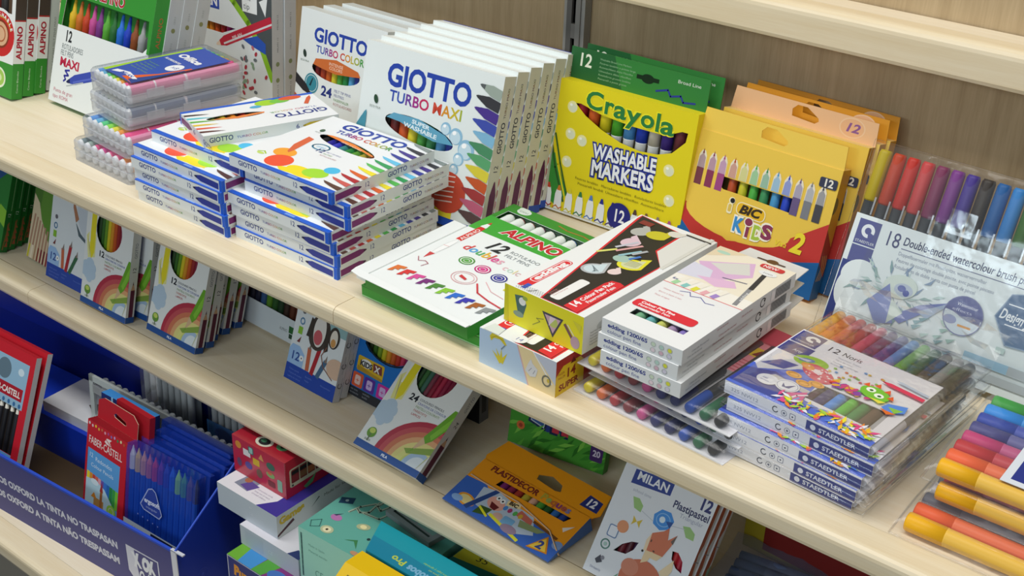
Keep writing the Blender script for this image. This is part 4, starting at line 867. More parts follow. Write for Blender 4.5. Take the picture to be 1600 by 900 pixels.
    for i in range(26): x = random.uniform(62, 98); y = random.uniform(53, 62); f.E(x, y, 3.4, 1.8, random.choice(['#d8503a', '#8a4aa0', '#e0a83a', '#5ab04a', '#c8487a']), random.uniform(0, 90), 9)
    f.E(97, 66, 13, 9, '#7ac03a', -12); f.E(92, 69, 4, 3.4, '#f2f4e6'); f.E(101, 65, 4, 3.4, '#f2f4e6'); f.E(92.5, 68.6, 1.6, 1.5, '#3a6a2a'); f.E(101.5, 64.6, 1.6, 1.5, '#3a6a2a'); f.P([(96, 58), (110, 60), (106, 55)], '#e6dc4a')
    for x, y in ((86, 74), (94, 78), (104, 75), (110, 68)): f.P([(x - 3, y - 2), (x, y + 4), (x + 3, y - 2)], '#e0602c')
    f.pen(130, 84, 92, 87, 5, '#d8405a', '#b02a44'); f.pen(130, 92, 100, 96, 3, '#b4bcc8')
    f.P([(112, 60), (126, 66), (128, 56), (118, 48), (110, 52)], '#5a8ad8'); f.P([(114, 56), (126, 58), (122, 50)], '#8ac04a'); f.P([(110, 50), (124, 50), (118, 45)], '#e0702c')
    g.obj('card_insert', t)
    cs = ['#e0a020', '#d8702c', '#c2402c', '#a8342c', '#b83a5a', '#5a2f5a', '#332f7a', '#3f7ab8', '#5a9a2c', '#2f5a34', '#3a322e', '#8a8a8c', '#2c322c']
    for k, c in enumerate(cs):
        gg = G(); low = {7: '#2f8ae0', 8: '#5ac03a', 9: '#3a8a4a', 10: '#5a4438', 11: '#a8a8ac', 12: '#c9c9d2', 6: '#2c2f70'}.get(k, c)
        capped('felt_pen', t, (5.5 + k * 10.2, 6, 4), (0, 0, 1), [(0, 4.4, low), (50, 4.7, '#8d8f98' if k < 12 else '#60626a'), (118, 4.7, c), (120, 5.2, c), (168, 5, c), (171, 3.6, c)], 2, 10)
    g = G(); r = []
    for z, y in ((-4, 6), (-2.4, -.8), (20, -1.3), (90, -1.5), (CARDH, -1.6), (150, -1.4), (h, -.8), (h + 8, 5)): r.append([(x, y if 2 < x < w - 4 else 4, z) for x in (w + 1, w - 6, w * .6, w * .3, 5, -4)])
    g.sheet(r, 'w:#f0f4f8'); r2 = [[(w + 1, 4, z), (w + 1.5, 10.5, z)] for z in (h + 8, h * .5, -4)]; g.sheet(r2, 'w:#f0f4f8'); g.obj('pouch', t)
    g = G(); g.rope([(-4, 7, -4), (w + 1, 7, -4), (w + 1.5, 7, h + 8), (-4, 7, h + 8)], .7, 'w:#ffffff', 5, True); g.obj('sealed_rim', t)
    return t
n0 = put(noris('topmost pouch of broad felt pens, its cartoon card fully visible', True), .399, .050, .0605, -5, 90)
n1 = put(noris('second pouch of broad felt pens from the top of its pile', False), .405, .046, .0482, -4, 90)
for k, (nm, x, y, a) in enumerate((('third', .400, .042, -4.4), ('fourth', .398, .042, -4.8))):
    dup(n1, nm + ' pouch of broad felt pens from the top of its pile', x, y, .0359 - .0122 * k, a, 90)
dup(n1, 'lowest pouch of broad felt pens, lying on the shelf', .395, .043, .0125, -3.4, 90)
g = G(); random.seed(11); rows = []
for j in range(7):
    z = 178 + j * 7; rows.append([(x, 3 - 16 * math.sin(j / 6 * 2.6) - random.uniform(0, 7) * (0 < j < 6), z - 5 * math.sin(x * .05)) for x in (144, 132, 118, 104, 90, 76, 60, 46, 30, 16, 4, -6)])
g.sheet(rows, 'w:#ffffff', False); g.obj('crumpled_flap', n0)
# fibre pens lying along the shelf at the right edge
def fibre_pack(label, cols, group='pouches of coloured fibre pens at the right edge', r=7.6):
    t = thing('pen_pouch', label, 'pen pouch', group)
    for k, c in enumerate(cols):
        y = 9 + k * 2.12 * r; dk = c[0]; lt = c[1]
        capped('fibre_pen', t, (0, y, r + .8), (1, 0, 0), [(0, r * .9, dk), (1.5, r, dk), (30, r, lt), (31, r * .96, lt), (150, r * .94, lt), (154, r * .6, lt), (160, r * .3, dk)], 2, 16, True)
    L = 18 + (len(cols) - 1) * 2.12 * r
    g = G(); rows = []
    for y, z in ((-3, .6), (1, r), (9, 2 * r + 1.6), (L / 2, 2 * r + 2), (L - 9, 2 * r + 1.6), (L, r), (L + 4, .6)): rows.append([(-8, y, r * .9), (-2, y, z), (50, y, z), (120, y, z), (168, y, z)])
    g.sheet(rows, 'w:#f3f6fa'); g.obj('pouch', t)
    g = G(); g.rope([(-8, -3, .8), (168, -3, .8)], .8, 'w:#ffffff', 5); g.rope([(-8, -3, .8), (-9, L / 2, 1.2), (-8, L + 4, .8)], .8, 'w:#ffffff', 5); g.obj('sealed_rim', t)
    return t
YL = ('#f2b41c', '#f0c050'); OG = ('#f0642c', '#e8744a'); RD = ('#c02a34', '#c24450'); PK2 = ('#c8407a', '#c05a8a'); PU = ('#4a4a8a', '#6a6aa0'); BL = ('#2f4ab0', '#4a5ab4'); LB2 = ('#2f9af0', '#4aa0e8'); GN = ('#3fae3a', '#5ab85a'); GR = ('#6a6c78', '#7a7c88'); WT = ('#d8d4d4', '#d8a8a0')
a = put(fibre_pack('lowest pouch of fibre pens with single yellow pen in front, on the shelf', [YL, OG, GR, WT, GR, BL]), .5655, .034, 0, 0)
put(fibre_pack('middle pouch of fibre pens with yellow pen in front', [YL, RD, PU, BL, LB2, GN]), .575, .062, .0175, 0)
tt = put(fibre_pack('topmost pouch of fibre pens in yellow orange red pink blue green order', [YL, OG, RD, PK2, PU, BL, LB2, GN]), .571, .066, .0352, 0)
g = G(); g.box(44, 8, 17.6, 90, 60, .4, '#dfe6f0'); f = F(g, (44, 8, 18.0), (1, 0, 0), (0, 1, 0), 90, 60); f.R(6, 6, 30, 40, '#26358a'); f.T('18', 44, 30, 12, '#2a3a86', 18); g.obj('card_insert', tt)
# ------------------------------------------------------------ middle shelf
ZM = -.21
RB = ['#b5344a', '#c4525a', '#cf7a5a', '#dfa878', '#e2d88a', '#dfe08a', '#cfd878']
def rainbow_box(label, num, h=176, win=True, group='white coloured pencil boxes with a rainbow'):
    t = thing('pencil_box', label, 'pencil box', group)
    g = G(); w, d = (94, 12.5) if num == '12' else (94, 17)
    hole = ell(46, 108, 26, 27, 24)
    fc = carton(g, w, h, d, {'*': '#d6d8d6', 'f': '#e9edec', 'b': '#24539a'}, [hole] if win else []); f = fc['f']; B = '#24539a'
    f.P([(8, 62), (22, 66), (22, 96), (10, 100), (2, 90)], '#eae89a'); f.P([(14, 150), (20, 150), (20, 72), (15, 62), (10, 76), (10, 120)], '#e9dc2c'); f.P([(10, 76), (15, 58), (6, 84), (4, 92)], '#a59a78'); f.L([(8, 112), (9, 84)], 2.4, '#f2f3ec')
    for x, y, r in ((6, 50, 8), (14, 54, 9), (20, 50, 7), (20, 42, 7), (10, 42, 8), (14, 36, 6), (3, 44, 7)): f.E(x, y, r, r, '#b9cfe2')
    f.T(num, 29, 71, 7.5, '#1e2430', 12, b=.03)
    f.para(['COLOURED PENCILS', 'CRAYONS DE COULEUR', 'PASTELLI COLORATI', 'FARBSTIFTE', 'LAPICES'], 43, 74.5, 2.6, 4.4, ['#4a4f60', '#5a6ab0', '#8aa86a', '#c06a5a', '#c0303c'])
    for k, c in enumerate(RB): f.P([(86 - (60 - k * 6.2) * math.cos(rad(a)), 6 + (54 - k * 5.8) * math.sin(rad(a))) for a in range(0, 116, 9)] + [(86, 6)], c)
    f.P([(86 - 20 * math.cos(rad(a)), 6 + 20 * math.sin(rad(a))) for a in range(0, 120, 12)] + [(86, 6)], '#a9c4e0'); f.P([(86 - 14 * math.cos(rad(a)), 6 + 15 * math.sin(rad(a))) for a in range(0, 120, 12)] + [(86, 6)], '#dfeaf0')
    f.P([(60, 22), (94, 36), (94, 28), (66, 18)], '#8aa84a')
    f.P([(94, 82), (90, 82), (74, 42), (80, 36), (86, 42), (94, 58)], '#6aa82c'); f.P([(94, 76), (80, 46), (84, 42), (94, 62)], '#84c23c'); f.P([(74, 42), (80, 36), (68, 22)], '#d8b890'); f.P([(70, 27), (72, 25), (66, 19)], '#7aa83a')
    f.E(13, 20, 6, 6, '#6aa03a'); f.E(13, 22, 4, 3, '#c8d86a'); f.L([(13, 18), (13, 10)], 1.4, '#6a7a5a'); f.T('ECO', 9, 10, 2.2, '#6a7a6a', 8)
    f.R(0, 0, w, 8, B); f.T('FILA', 40, 2.6, 2.8, '#e6ecf6', 9, b=.04)
    r = fc['rL']; r.R(0, 0, 8, d, B); r.R(8, d * .2, 36, d * .5, '#5d1f38'); r.P([(44, d * .2), (54, d * .45), (44, d * .7)], '#c9a080'); r.P([(51, d * .38), (56, d * .45), (51, d * .52)], '#4a1a30'); r.T(num, 66, d * .28, 5, '#3a3e48', 8); r.R(60, 0, 2, d, '#d6d8d6')
    r.T('GIOTTO', 86, d * .3, 4, '#6a7080', 20)
    g.obj('carton', t)
    if win:
        for k, c in enumerate(['#2f4a2a', '#3a6a2c', '#6a9a2c', '#d8c82c', '#d9962c', '#c85a26', '#9a2c2c', '#8a2440', '#7a2048']) if num == '12' else enumerate(['#2f4a30', '#3a6a3a', '#3f6a5a', '#7a3a4a', '#8a2038', '#a82a48', '#8a2040', '#7a1a38', '#6a1830']): stick('pencil', t, 22 + k * 6.2, 6.5, 76, 140, 3.3, c, 6)
    return t
r1 = put(rainbow_box('rainbow pencil box of twelve, leftmost of the rainbow boxes', '12'), -.535, .0575, ZM, 0, 14)
dup(r1, 'rainbow pencil box of twelve tucked just behind the leftmost one', -.519, .076, ZM, 2, 13)
r2 = put(rainbow_box('rainbow pencil box of twelve at the front of the slanted row', '12'), -.4115, .0685, ZM, -.7, 18)
for k, (nm, x, y, a) in enumerate((('second', -.413, .084, 1), ('third', -.4225, .1, 0), ('fourth', -.4235, .120, 0), ('fifth', -.4245, .141, 0))):
    dup(r2, nm + ' rainbow pencil box from the front of the slanted row', x, y, ZM, a, 17.5, skip=('pencil',))
r24 = put(rainbow_box('rainbow box of 24 pencils leaning far back beside the blue box', '24', 165), -.0408, .061, ZM, -2, 52)
# green boxes at the left end
def green_box(label):
    t = thing('pencil_box', label, 'pencil box', 'green boxes at the left end of the middle shelf')
    g = G(); w, h, d = 96, 178, 11; fc = carton(g, w, h, d, {'*': '#1f6e2c', 'f': '#2c7d34'}); f = fc['f']
    f.P([(40, 178), (96, 178), (96, 120), (66, 96), (40, 130)], '#20508c'); f.P([(70, 178), (96, 178), (96, 150), (84, 140)], '#d8dfe4'); f.P([(96, 60), (80, 66), (72, 48), (96, 36)], '#8ac23a'); f.P([(80, 178), (88, 178), (78, 130), (72, 120)], '#16304e'); f.T('ALPINO', 8, 20, 12, '#c8403a', 60, b=.03)
    r = fc['rL']; r.R(60, 3, 60, 1.1, '#7fb07a'); r.T('12', 50, 3.4, 4.2, '#cfe0cc', 6)
    for k in range(4): r.P([(8 + k * 8, 1), (18 + k * 8, 3 + k), (8 + k * 8, 6)], '#a85a3a'); r.L([(4 + k * 9, 8 - k), (16 + k * 9, 7 - k)], 1.6, '#8a6a3a')
    g.obj('carton', t); return t
gb = put(green_box('green pencil box at the left end, foremost of its row'), -.8305, .066, ZM, 0, 20)
for k, nm in enumerate(('second', 'third', 'fourth')): dup(gb, nm + ' green pencil box from the front at the left end', -.831 - .002 * k, .066 + .0125 * (k + 1), ZM, 0, 20)
# pencils picture box
def photo_box(label, kind):
    t = thing('pencil_box', label, 'pencil box'); w, h, d = (84, 172, 11)
    g = G(); fc = carton(g, w, h, d, {'*': '#cfd2d4' if kind != 'p' else '#5a7a3a', 'f': '#dfe6ea', 'l': '#b9a88a'}); f = fc['f']
    if kind == 'p':
        f.R(0, 0, w, h, '#4f7a2f'); f.P([(16, 40), (40, 24), (60, 60), (50, 120), (20, 120)], '#5f8f34'); f.P([(14, 80), (24, 60), (50, 30), (84, 14), (84, 0), (0, 0), (0, 90)], '#d8c8a8')
        for k, c in enumerate(['#c9c02c', '#e6d8c0', '#b09070', '#8a4030', '#7a2430', '#6a1a28', '#8a2a34', '#4a6a34', '#2a4a2c', '#6a3028']): f.L([(3 + k * 7.6, 1), (8 + k * 7, 62 - k * 3)], 4, '#b08a72'); f.L([(3 + k * 7.6, 1), (4.4 + k * 7.5, 18)], 4, c)
        f.P([(26, 172), (44, 120), (56, 136), (70, 110), (84, 116), (84, 172)], '#3a3c48'); f.E(50, 140, 8, 12, '#c8ccd0', 20); f.P([(62, 150), (84, 146), (84, 118), (70, 120)], '#7a4a34'); f.E(74, 122, 5, 8, '#cfd2d8')
        fc['l'].R(0, 0, d, h, '#c9b898'); fc['l'].R(3, 0, 3, 22, '#c9c02c')
    else:
        B = '#2447a8'; f.R(0, 0, w, 20, B); f.para(['Colour pencils', 'Crayons de couleur', 'Lapices de colores'], 6, 13, 2, 4.6, '#6a86d0'); f.para(['Buntstifte', 'Matite'], 34, 12, 2, 4.6, '#6a86d0'); f.para(['Kleurpotloden'], 60, 11, 2, 4, '#6a86d0')
        f.P([(0, 20), (26, 20), (26, 36), (16, 44), (4, 44), (0, 38)], '#9cc0ea'); f.T('12', 4, 26, 10, '#2a4a9a', 15, b=.02); f.E(22, 31, 3.4, 3.4, '#f2f4f4'); f.E(22, 31, 1, 1, '#2a3a6a')
        f.O(12, 74, 3.2, 3.6, 1.6, '#7ab0d8'); f.R(8, 58, 7, 9, '#8ac03a'); f.P([(9, 48), (15, 56), (14, 48)], '#7a3a3a'); f.E(12, 86, 3, 3, '#6a6a70')
        for x0, y0, x1, y1, c in ((34, 22, 32, 46, '#c86a4a'), (42, 20, 48, 54, '#b02a34'), (52, 20, 60, 40, '#4a6a8a') if kind == 'g' else (50, 20, 62, 44, '#3a6a4a')): f.L([(x0, y0), (x1, y1)], 6, c); f.P([(x1 - 2, y1), (x1 + 2.4, y1), (x1 + 1.6, y1 + 9)], '#8a7a72')
        if kind == 'g':
            f.R(56, 76, 28, 30, '#8fb4b8'); f.E(42, 70, 17, 22, '#4a423c', -8); f.P([(26, 84), (22, 60), (30, 60), (34, 80)], '#3f3832'); f.P([(56, 84), (60, 54), (54, 50), (50, 76)], '#3f3832')
            f.E(42, 72, 10.5, 20, '#e3e1dc'); f.O(42, 72, 10.5, 20, 1.2, '#3a322e'); f.E(41, 64, 7, 9, '#c86068')
            f.E(66, 72, 9, 13, '#3f3834'); f.E(66, 71, 6.4, 11, '#e3ddd2'); f.O(66, 71, 6.4, 11, 1, '#3a322e'); f.E(66, 66, 4, 5, '#d09a5a')
            f.L([(58, 58), (52, 46), (58, 34), (76, 24)], 1.2, '#8a5a4a'); f.E(78, 38, 15, 12, '#d8b8a0'); f.E(42, 120, 16, 20, '#c9a088')
        else:
            f.P([(40, 112), (54, 116), (56, 96), (64, 84), (78, 72), (84, 72), (84, 172), (40, 172)], '#c9d2dc'); f.P([(42, 172), (50, 112), (60, 96), (54, 90), (46, 108), (38, 160)], '#b07a5a'); f.P([(54, 90), (66, 78), (84, 70), (84, 66), (62, 74)], '#5a6a72')
    r = fc['rL']
    for q in (20, 44, 70): r.O(q, 5, 3, 3, 1, '#6a6e74', 30, 330)
    for q in range(6): r.T('Colour pencils ergonomic', 8 + q * 26, 2 + (q % 3) * 2.4, 1.6, '#8a9098', 22)
    g.obj('carton', t); return t
put(photo_box('box with a photo of pencils on green, by the green boxes', 'p'), -.700, .0855, ZM, -3, 18)
put(photo_box('pale pencil box with blue base, left of the leftmost rainbow box', 'b'), -.629, .069, ZM, 0, 15)
pb = put(photo_box('pencil box with drawn big-mouthed faces and blue base', 'g'), -.1994, .1044, ZM, -1.7, 19)
dup(pb, 'second box with a blue base, hidden behind the drawn faces', -.1994, .117, ZM, -1.7, 19)
t = thing('pencil_box', 'wide white box with dark window of pencils behind the slanted row', 'pencil box'); put(t, -.356, .166, ZM, -2.5, 12)
g = G(); fc = carton(g, 125, 95, 15, {'*': '#cfd6da', 'f': '#d6e0e6'}, [[(4, 33), (112, 31), (112, 80), (4, 80)]]); f = fc['f']; f.R(101, 13, 14, 9, '#2f6a3a'); f.R(102, 6, 13, 6, '#2f4f3a'); f.T('ALPINO', 84, 12, 4, '#7a8288', 14); g.obj('carton', t)
for k, c in enumerate(['#8a2a34', '#2a2a3a', '#262a40', '#3a5a8a', '#5a8a2c', '#2f5a2a', '#24402a', '#3a2a24', '#5a3022', '#6a3426']): stick('pencil', t, 10 + k * 11, 8, 22, 86, 5.4, c, 8)
# blue crayon box
t = thing('crayon_box', 'blue crayon box with dark arched window and three coloured squares', 'crayon box'); put(t, -.1177, .1294, ZM, -2, 17)
g = G(); fc = carton(g, 96, 128, 15, {'*': '#1c5fae', 'f': '#1d6fc2', 'r': '#1a559a'}, [[(12, 66), (20, 59), (34, 55.5), (48, 55), (64, 57), (78, 64), (84, 74), (84, 112), (12, 112)]]); f = fc['f']
f.O(48, 78, 38, 24, 2, '#1a2a40', 195, 345); f.R(0, 0, 96, 11, '#2a2d34'); f.RR(6, 33, 42, 17, 2, '#d9b32a'); f.P([(7, 38), (48, 34), (48, 31), (7, 32)], '#b5902a'); f.E(20, 43, 9, 5, '#ececea'); f.P([(30, 48), (44, 48), (46, 38), (32, 38)], '#7a3a3a'); f.T('KIDS', 10, 39, 6, '#3a3a42', 20, b=.05); f.T('X', 34, 39, 7, '#e6e6e0', 8, b=.05)
for x, c, s in ((3, '#e0603a', '1'), (22, '#5a2f9a', '2'), (43, '#c82f9a', '3')): f.RR(x, 12, 17 if x < 40 else 22, 17, 2, c); f.RR(x + 4, 15, 9, 11, 2, '#e9c8c0' if x < 10 else '#c9b0e0'); f.T('+', x + 5, 17, 6, c, 6)
f.para(['non toxic', 'no mancha'], 3, 7, 2.2, 4, '#9aa0a8'); f.para(['washable', 'lavable'], 23, 7, 2.2, 4, '#9aa0a8'); g.obj('carton', t)
for k, c in enumerate(['#2a3a20', '#3f6a26', '#7a9a2c', '#c8c02c', '#d9902c', '#c8602c', '#b83a2c', '#c83a5a', '#8a2a6a', '#4a2a7a']): stick('crayon', t, 16 + k * 7.2, 8, 40, 104, 3.6, c, 8)
t = thing('ink_box', 'black box with grey side standing behind the 24 pencil box', 'box'); put(t, -.05, .180, ZM, 0, 0)
g = G(); fc = carton(g, 90, 84, 16, {'*': '#222326', 'r': '#6e7074'}); fc['f'].T('CARBONCILLO', 30, 14, 6, '#4a4c50', 50); fc['r'].R(4, 12, 8, 30, '#3a3c40'); g.obj('carton', t)
# jungle boxes
def jungle(label):
    t = thing('crayon_box', label, 'crayon box', 'green jungle crayon boxes'); g = G(); fc = carton(g, 118, 70, 12, {'*': '#3f8a2c', 'f': '#4a9a34'}); f = fc['f']
    f.P([(20, 70), (118, 70), (118, 42), (80, 34), (46, 26), (20, 40)], '#2a3a86'); f.P([(22, 32), (44, 26), (48, 52), (26, 58)], '#1d2a50'); f.P([(25, 34), (42, 29), (45, 49), (28, 54)], '#c9d0e0'); f.P([(26, 35), (41, 30.5), (44, 48), (29, 53)], '#3a5f9a'); f.E(35, 42, 3, 3, '#a9c0d8')
    f.T('n', 52, 30, 24, '#1d2a50', 20, b=.14); f.T('n', 52, 30, 24, '#c83a4a', 20, b=.06)
    random.seed(5)
    for i in range(26): x, y, a = random.uniform(0, 118), random.uniform(0, 26), random.uniform(.3, 1.2); f.P([(x + p, y + q) for p, q in (rot2(u, v, a) for u, v in ((-10, 0), (0, 2.4), (12, 0), (0, -2.4)))], random.choice(['#2f7424', '#5fb03a', '#7cc24a', '#3a8a2c']))
    f.E(14, 24, 5, 5, '#d8703a'); f.E(14, 24, 2.4, 2.4, '#a8402a'); f.E(9, 48, 4, 4, '#d8703a'); f.E(92, 36, 5, 3.4, '#d8703a'); f.RR(100, 12, 15, 18, 2, '#4a2f6a'); f.T('20', 103, 18, 7, '#d8cfe0', 9, b=.03)
    g.obj('carton', t); return t
jb = put(jungle('green jungle print crayon box behind the orange box'), .084, .176, ZM, 8, 10)
dup(jb, 'second green jungle crayon box, mostly hidden to the right', .150, .2265, ZM, 6, 8)
# orange and blue plastic crayon box with a rubber band
t = thing('crayon_box', 'orange and blue crayon box with hang tab and rubber band, lying down', 'crayon box'); put(t, .0985, .050, -.2090, -3.5, 75)
g = G(); w, h, d = 143, 66, 19
fc = carton(g, w, h, d, {'*': '#3a68b8', 'f': '#ee9a1c', 'r': '#4a74b8', 't': '#e0901c', 'b': '#3f66c0'}, [[(34, 45), (124, 47), (128, 55), (36, 53)]], '#8a4a1a'); f = fc['f']
f.P([(0, 0), (w, 0), (w, 20), (110, 30), (60, 22), (26, 40), (0, 38)], '#3a68c0'); f.P([(26, 36), (44, 40), (70, 36), (96, 34), (110, 16), (90, 6), (30, 14)], '#b9c8d8'); f.E(22, 13, 12, 7, '#e89a2c', -10); f.E(22, 13, 9, 5, '#ecd890', -10); f.E(12, 10, 7, 4, '#8ab0e0'); f.P([(30, 4), (46, 40), (40, 40), (24, 6)], '#2a4a8a')
f.E(52, 26, 11, 8, '#e8a898', -10); f.P([(46, 26), (58, 24), (56, 18), (49, 19)], '#6a1f24'); f.E(50, 33, 3, 3, '#f2f4f2'); f.E(56, 32, 3, 3, '#f2f4f2'); f.E(50, 33, 1.2, 1.2, '#202428'); f.E(56, 32, 1.2, 1.2, '#202428')
f.P([(38, 4), (52, 8), (54, 18), (40, 16)], '#3a5a26'); f.L([(40, 14), (54, 8)], 2.4, '#e0dc2c'); f.E(64, 14, 6, 5, '#d8b0a0'); f.RR(70, 10, 14, 10, 2, '#7ab0d8'); f.L([(56, 12), (100, 2)], 3.4, '#e6e03a'); f.P([(80, 34), (98, 30), (100, 24), (78, 26)], '#c86a5a'); f.P([(86, 24), (118, 26), (112, 20), (90, 16)], '#8a9a6a'); f.E(84, 8, 10, 5, '#a08aa0')
f.P([(60, 36), (74, 40), (78, 34), (62, 30)], '#ecd8a0'); f.T('BIC', 63, 33, 4.4, '#3a3026', 11, b=.05)
for a, c in ((64, '#4a8ad0'), (70, '#b03a6a'), (77, '#5ab05a'), (84, '#d8a83a')): f.E(a, 27, 2.4, 3, c)
f.P([(112, 2), (124, 24), (136, 6)], '#d98a1c'); f.P([(114, 4), (124, 21), (133, 7)], '#ecc84a'); f.T('2', 120, 7, 9, '#3a4a8a', 7, b=.05); f.L([(100, 30), (132, 26)], 3, '#7a4a1c'); f.P([(128, 40), (138, 48), (132, 36)], '#e6dcd0'); f.E(138, 20, 6, 5, '#7a98c8')
g.v = [(x, y if y < .5 else 1 + (y - 1) * max(.02, z / h), z) for x, y, z in g.v]
f.T('PLASTIDECOR', 16, 57, 7, '#7a2a24', 64, b=.03); f.MT('Peques', 84, 57, 8, ['#b8a83a', '#9ab05a', '#c06a3a', '#8a3a7a', '#b05a4a', '#7a7ab0'], 38, b=.03)
g.obj('carton', t)
g = G(); out = [(0, 0), (w, 0), (w + 6, 8), (w, 34), (4, 34), (-3, 6)]; slot = [(64, 10), (90, 8), (96, 10), (92, 18), (76, 22), (62, 16)]
polys = [[Vector((x, y, 0)) for x, y in q] for q in (out, slot)]; flat = [p for q in polys for p in q]; tri = tessellate_polygon(polys); tri = [q if (flat[q[1]] - flat[q[0]]).cross(flat[q[2]] - flat[q[0]]).z > 0 else q[::-1] for q in tri]
for yy, fl in ((1.4, False), (2.2, True)): g.add([(p.x, yy, h + p.y) for p in flat], [q[::-1] if fl else q for q in tri], '#ee9c18')
f = F(g, (0, 1.4, h), (1, 0, 0), (0, 0, 1), w + 6, 34); f.P([(122, 8), (144, 8), (142, 22), (124, 24)], '#26337a'); f.T('12', 126, 11.5, 9, '#f0f0f4', 12, b=.04); g.obj('hang_tab', t)
for k, c in enumerate(['#7a2a6a', '#8a2a4a', '#a83a2c', '#b8a83a', '#d8a890', '#4f9a3a', '#2a5a2c', '#2f6ab0', '#24408a']): stick('crayon', t, 41 + k * 9.6, 4.9, 40, 60, 4.3, c, 8)
g = G(); g.rope([(20, -.8, 40), (70, -1, 40), (120, -.9, 30), (140, -.8, 16), (143.8, 3, 14), (143.8, 5, 15), (70, 12, 36), (-.8, 13.4, 44), (-.8, 4, 42), (4, -.8, 41)], .8, 'k:#d8b490', 6, True); g.obj('rubber_band', t)
# fox pastel boxes
def fox_box(label, win):
    t = thing('crayon_box', label, 'crayon box', 'white fox picture crayon boxes'); g = G(); w, h, d = 100, 150, 12
    h1 = [(22, 29), (28, 38), (36, 44), (43, 46), (41, 38), (35, 31)]; h2 = [(77, 53), (83, 54), (90, 48), (93, 38), (86, 40), (79, 46)]
    fc = carton(g, w, h, d, {'*': '#d8d9da', 'f': '#e2e6ec', 'r': '#b4653f'}, [h1, h2] if win else []); f = fc['f']
    f.P([(12, 108), (54, 112), (54, 98), (12, 94)], '#2a3f90'); f.T('MILAN', 16, 99.5, 8, '#eef1f6', 34, b=.025, rot=0); f.para(['school time'], 17, 88, 3, 4, '#a9aec0')
    f.T('12', 84, 99, 11, '#2a2f70', 13, b=.04); f.T('Plastipastel', 60, 90, 7, '#2a2f60', 38, b=.02); f.T('Triangular', 70, 84, 4, '#a9aec4', 25)
    for x, y, a in ((26, 78, -40), (84, 74, -30)): f.P([(x + p, y + q) for p, q in (rot2(u, v, rad(a)) for u, v in ((-8, 0), (-3, 5), (5, 5), (9, 0), (2, -4)))], '#9cc67a')
    f.L([(34, 74), (48, 70), (80, 76)], .5, '#b9c2ca'); f.P(ell(57, 75, 11, 10, 7, 15), '#3f8fe0'); f.O(57, 75, 7, 6, .8, '#8fc2f2'); f.E(56, 75, 3, 3, '#dcecf8'); f.P([(60, 75), (67, 77), (66, 70)], '#1f4f9a')
    for u in (-1, 1): f.P([(33, 63), (33 + u * 5, 67), (33 + u * 4, 62), (33 + u * 4.6, 58)], '#d8bc3a')
    f.RR(9, 39, 11, 12, 2, '#6a86b0'); f.RR(10, 40, 9, 10, 1.6, '#e6eaf2'); f.E(22, 53, 6, 6, '#e0966a'); f.O(12, 31, 4.4, 4.4, 1.3, '#6aa094'); f.E(12, 31, 2, 2, '#a9c8c0'); f.P([(8, 14), (12, 20), (16, 14), (11, 11)], '#4a4a56'); f.E(15, 18, 2, 2, '#8a8a96')
    f.T('Distributed by', 6, 5, 2.4, '#9aa2bc', 12)
    f.P([(49, 52), (52, 60), (62, 66), (66, 71), (69, 60), (76, 68), (74, 56), (70, 44), (62, 42), (52, 42)], '#cf7350'); f.P([(49, 52), (52, 60), (53, 42), (50, 42)], '#ecd6b4'); f.P([(52, 43), (70, 44), (66, 38), (54, 38)], '#e9cfa4'); f.P([(72, 60), (76, 68), (75, 58)], '#6a5a50'); f.E(49.5, 41, 1.2, 1.2, '#2a2422'); f.E(60, 45, 1.2, .8, '#5a3a2a'); f.E(54, 53, .7, 1.4, '#5a3a2a')
    f.E(58, 14, 22, 20, '#c86e4e'); f.P([(52, 30), (58, 34), (60, 44), (52, 42)], '#e9cfa4'); f.P([(72, 30), (82, 46), (84, 36), (80, 24)], '#ecd6ae'); f.E(44, 22, 9, 8, '#d08468'); f.P(ell(66, 8, 10, 6, 16), '#f0f2f2'); f.E(66, 7, 4, 3.4, '#16161a'); f.P([(30, 4), (36, 12), (34, 2)], '#7aa88a'); f.P([(86, 8), (98, 14), (96, 4)], '#5a8a6a')
    r = fc['rL']; r.R(0, 0, 150, d, '#b9623c'); r.P([(0, 0), (150, 0), (150, 5), (70, 4), (60, 8), (40, 3), (0, 7)], '#dcdedd'); r.P([(0, 0), (34, 0), (30, 6), (14, 4), (0, 8)], '#9cc0a8'); r.R(52, 0, .8, d, '#8a8f90')
    g.obj('carton', t)
    if win:
        for k, c in enumerate(['#7a2a34', '#5a2430', '#43284a', '#c8c0c0', '#c83034', '#b8243a', '#b82a5a']): stick('crayon', t, (27 + k * 7) if k < 4 else (80 + (k - 4) * 6), 7, 24, 60, 3.8, c, 8)
    return t
put(fox_box('white crayon box with a fox picture, foremost of the fox boxes', True), .2719, .0564, ZM, 0, 36)
fb = put(fox_box('second fox crayon box, only its brown side showing', False), .2735, .0725, ZM, 0, 36)
dup(fb, 'third fox crayon box, at the back of the fox boxes', .275, .0885, ZM, 0, 36)
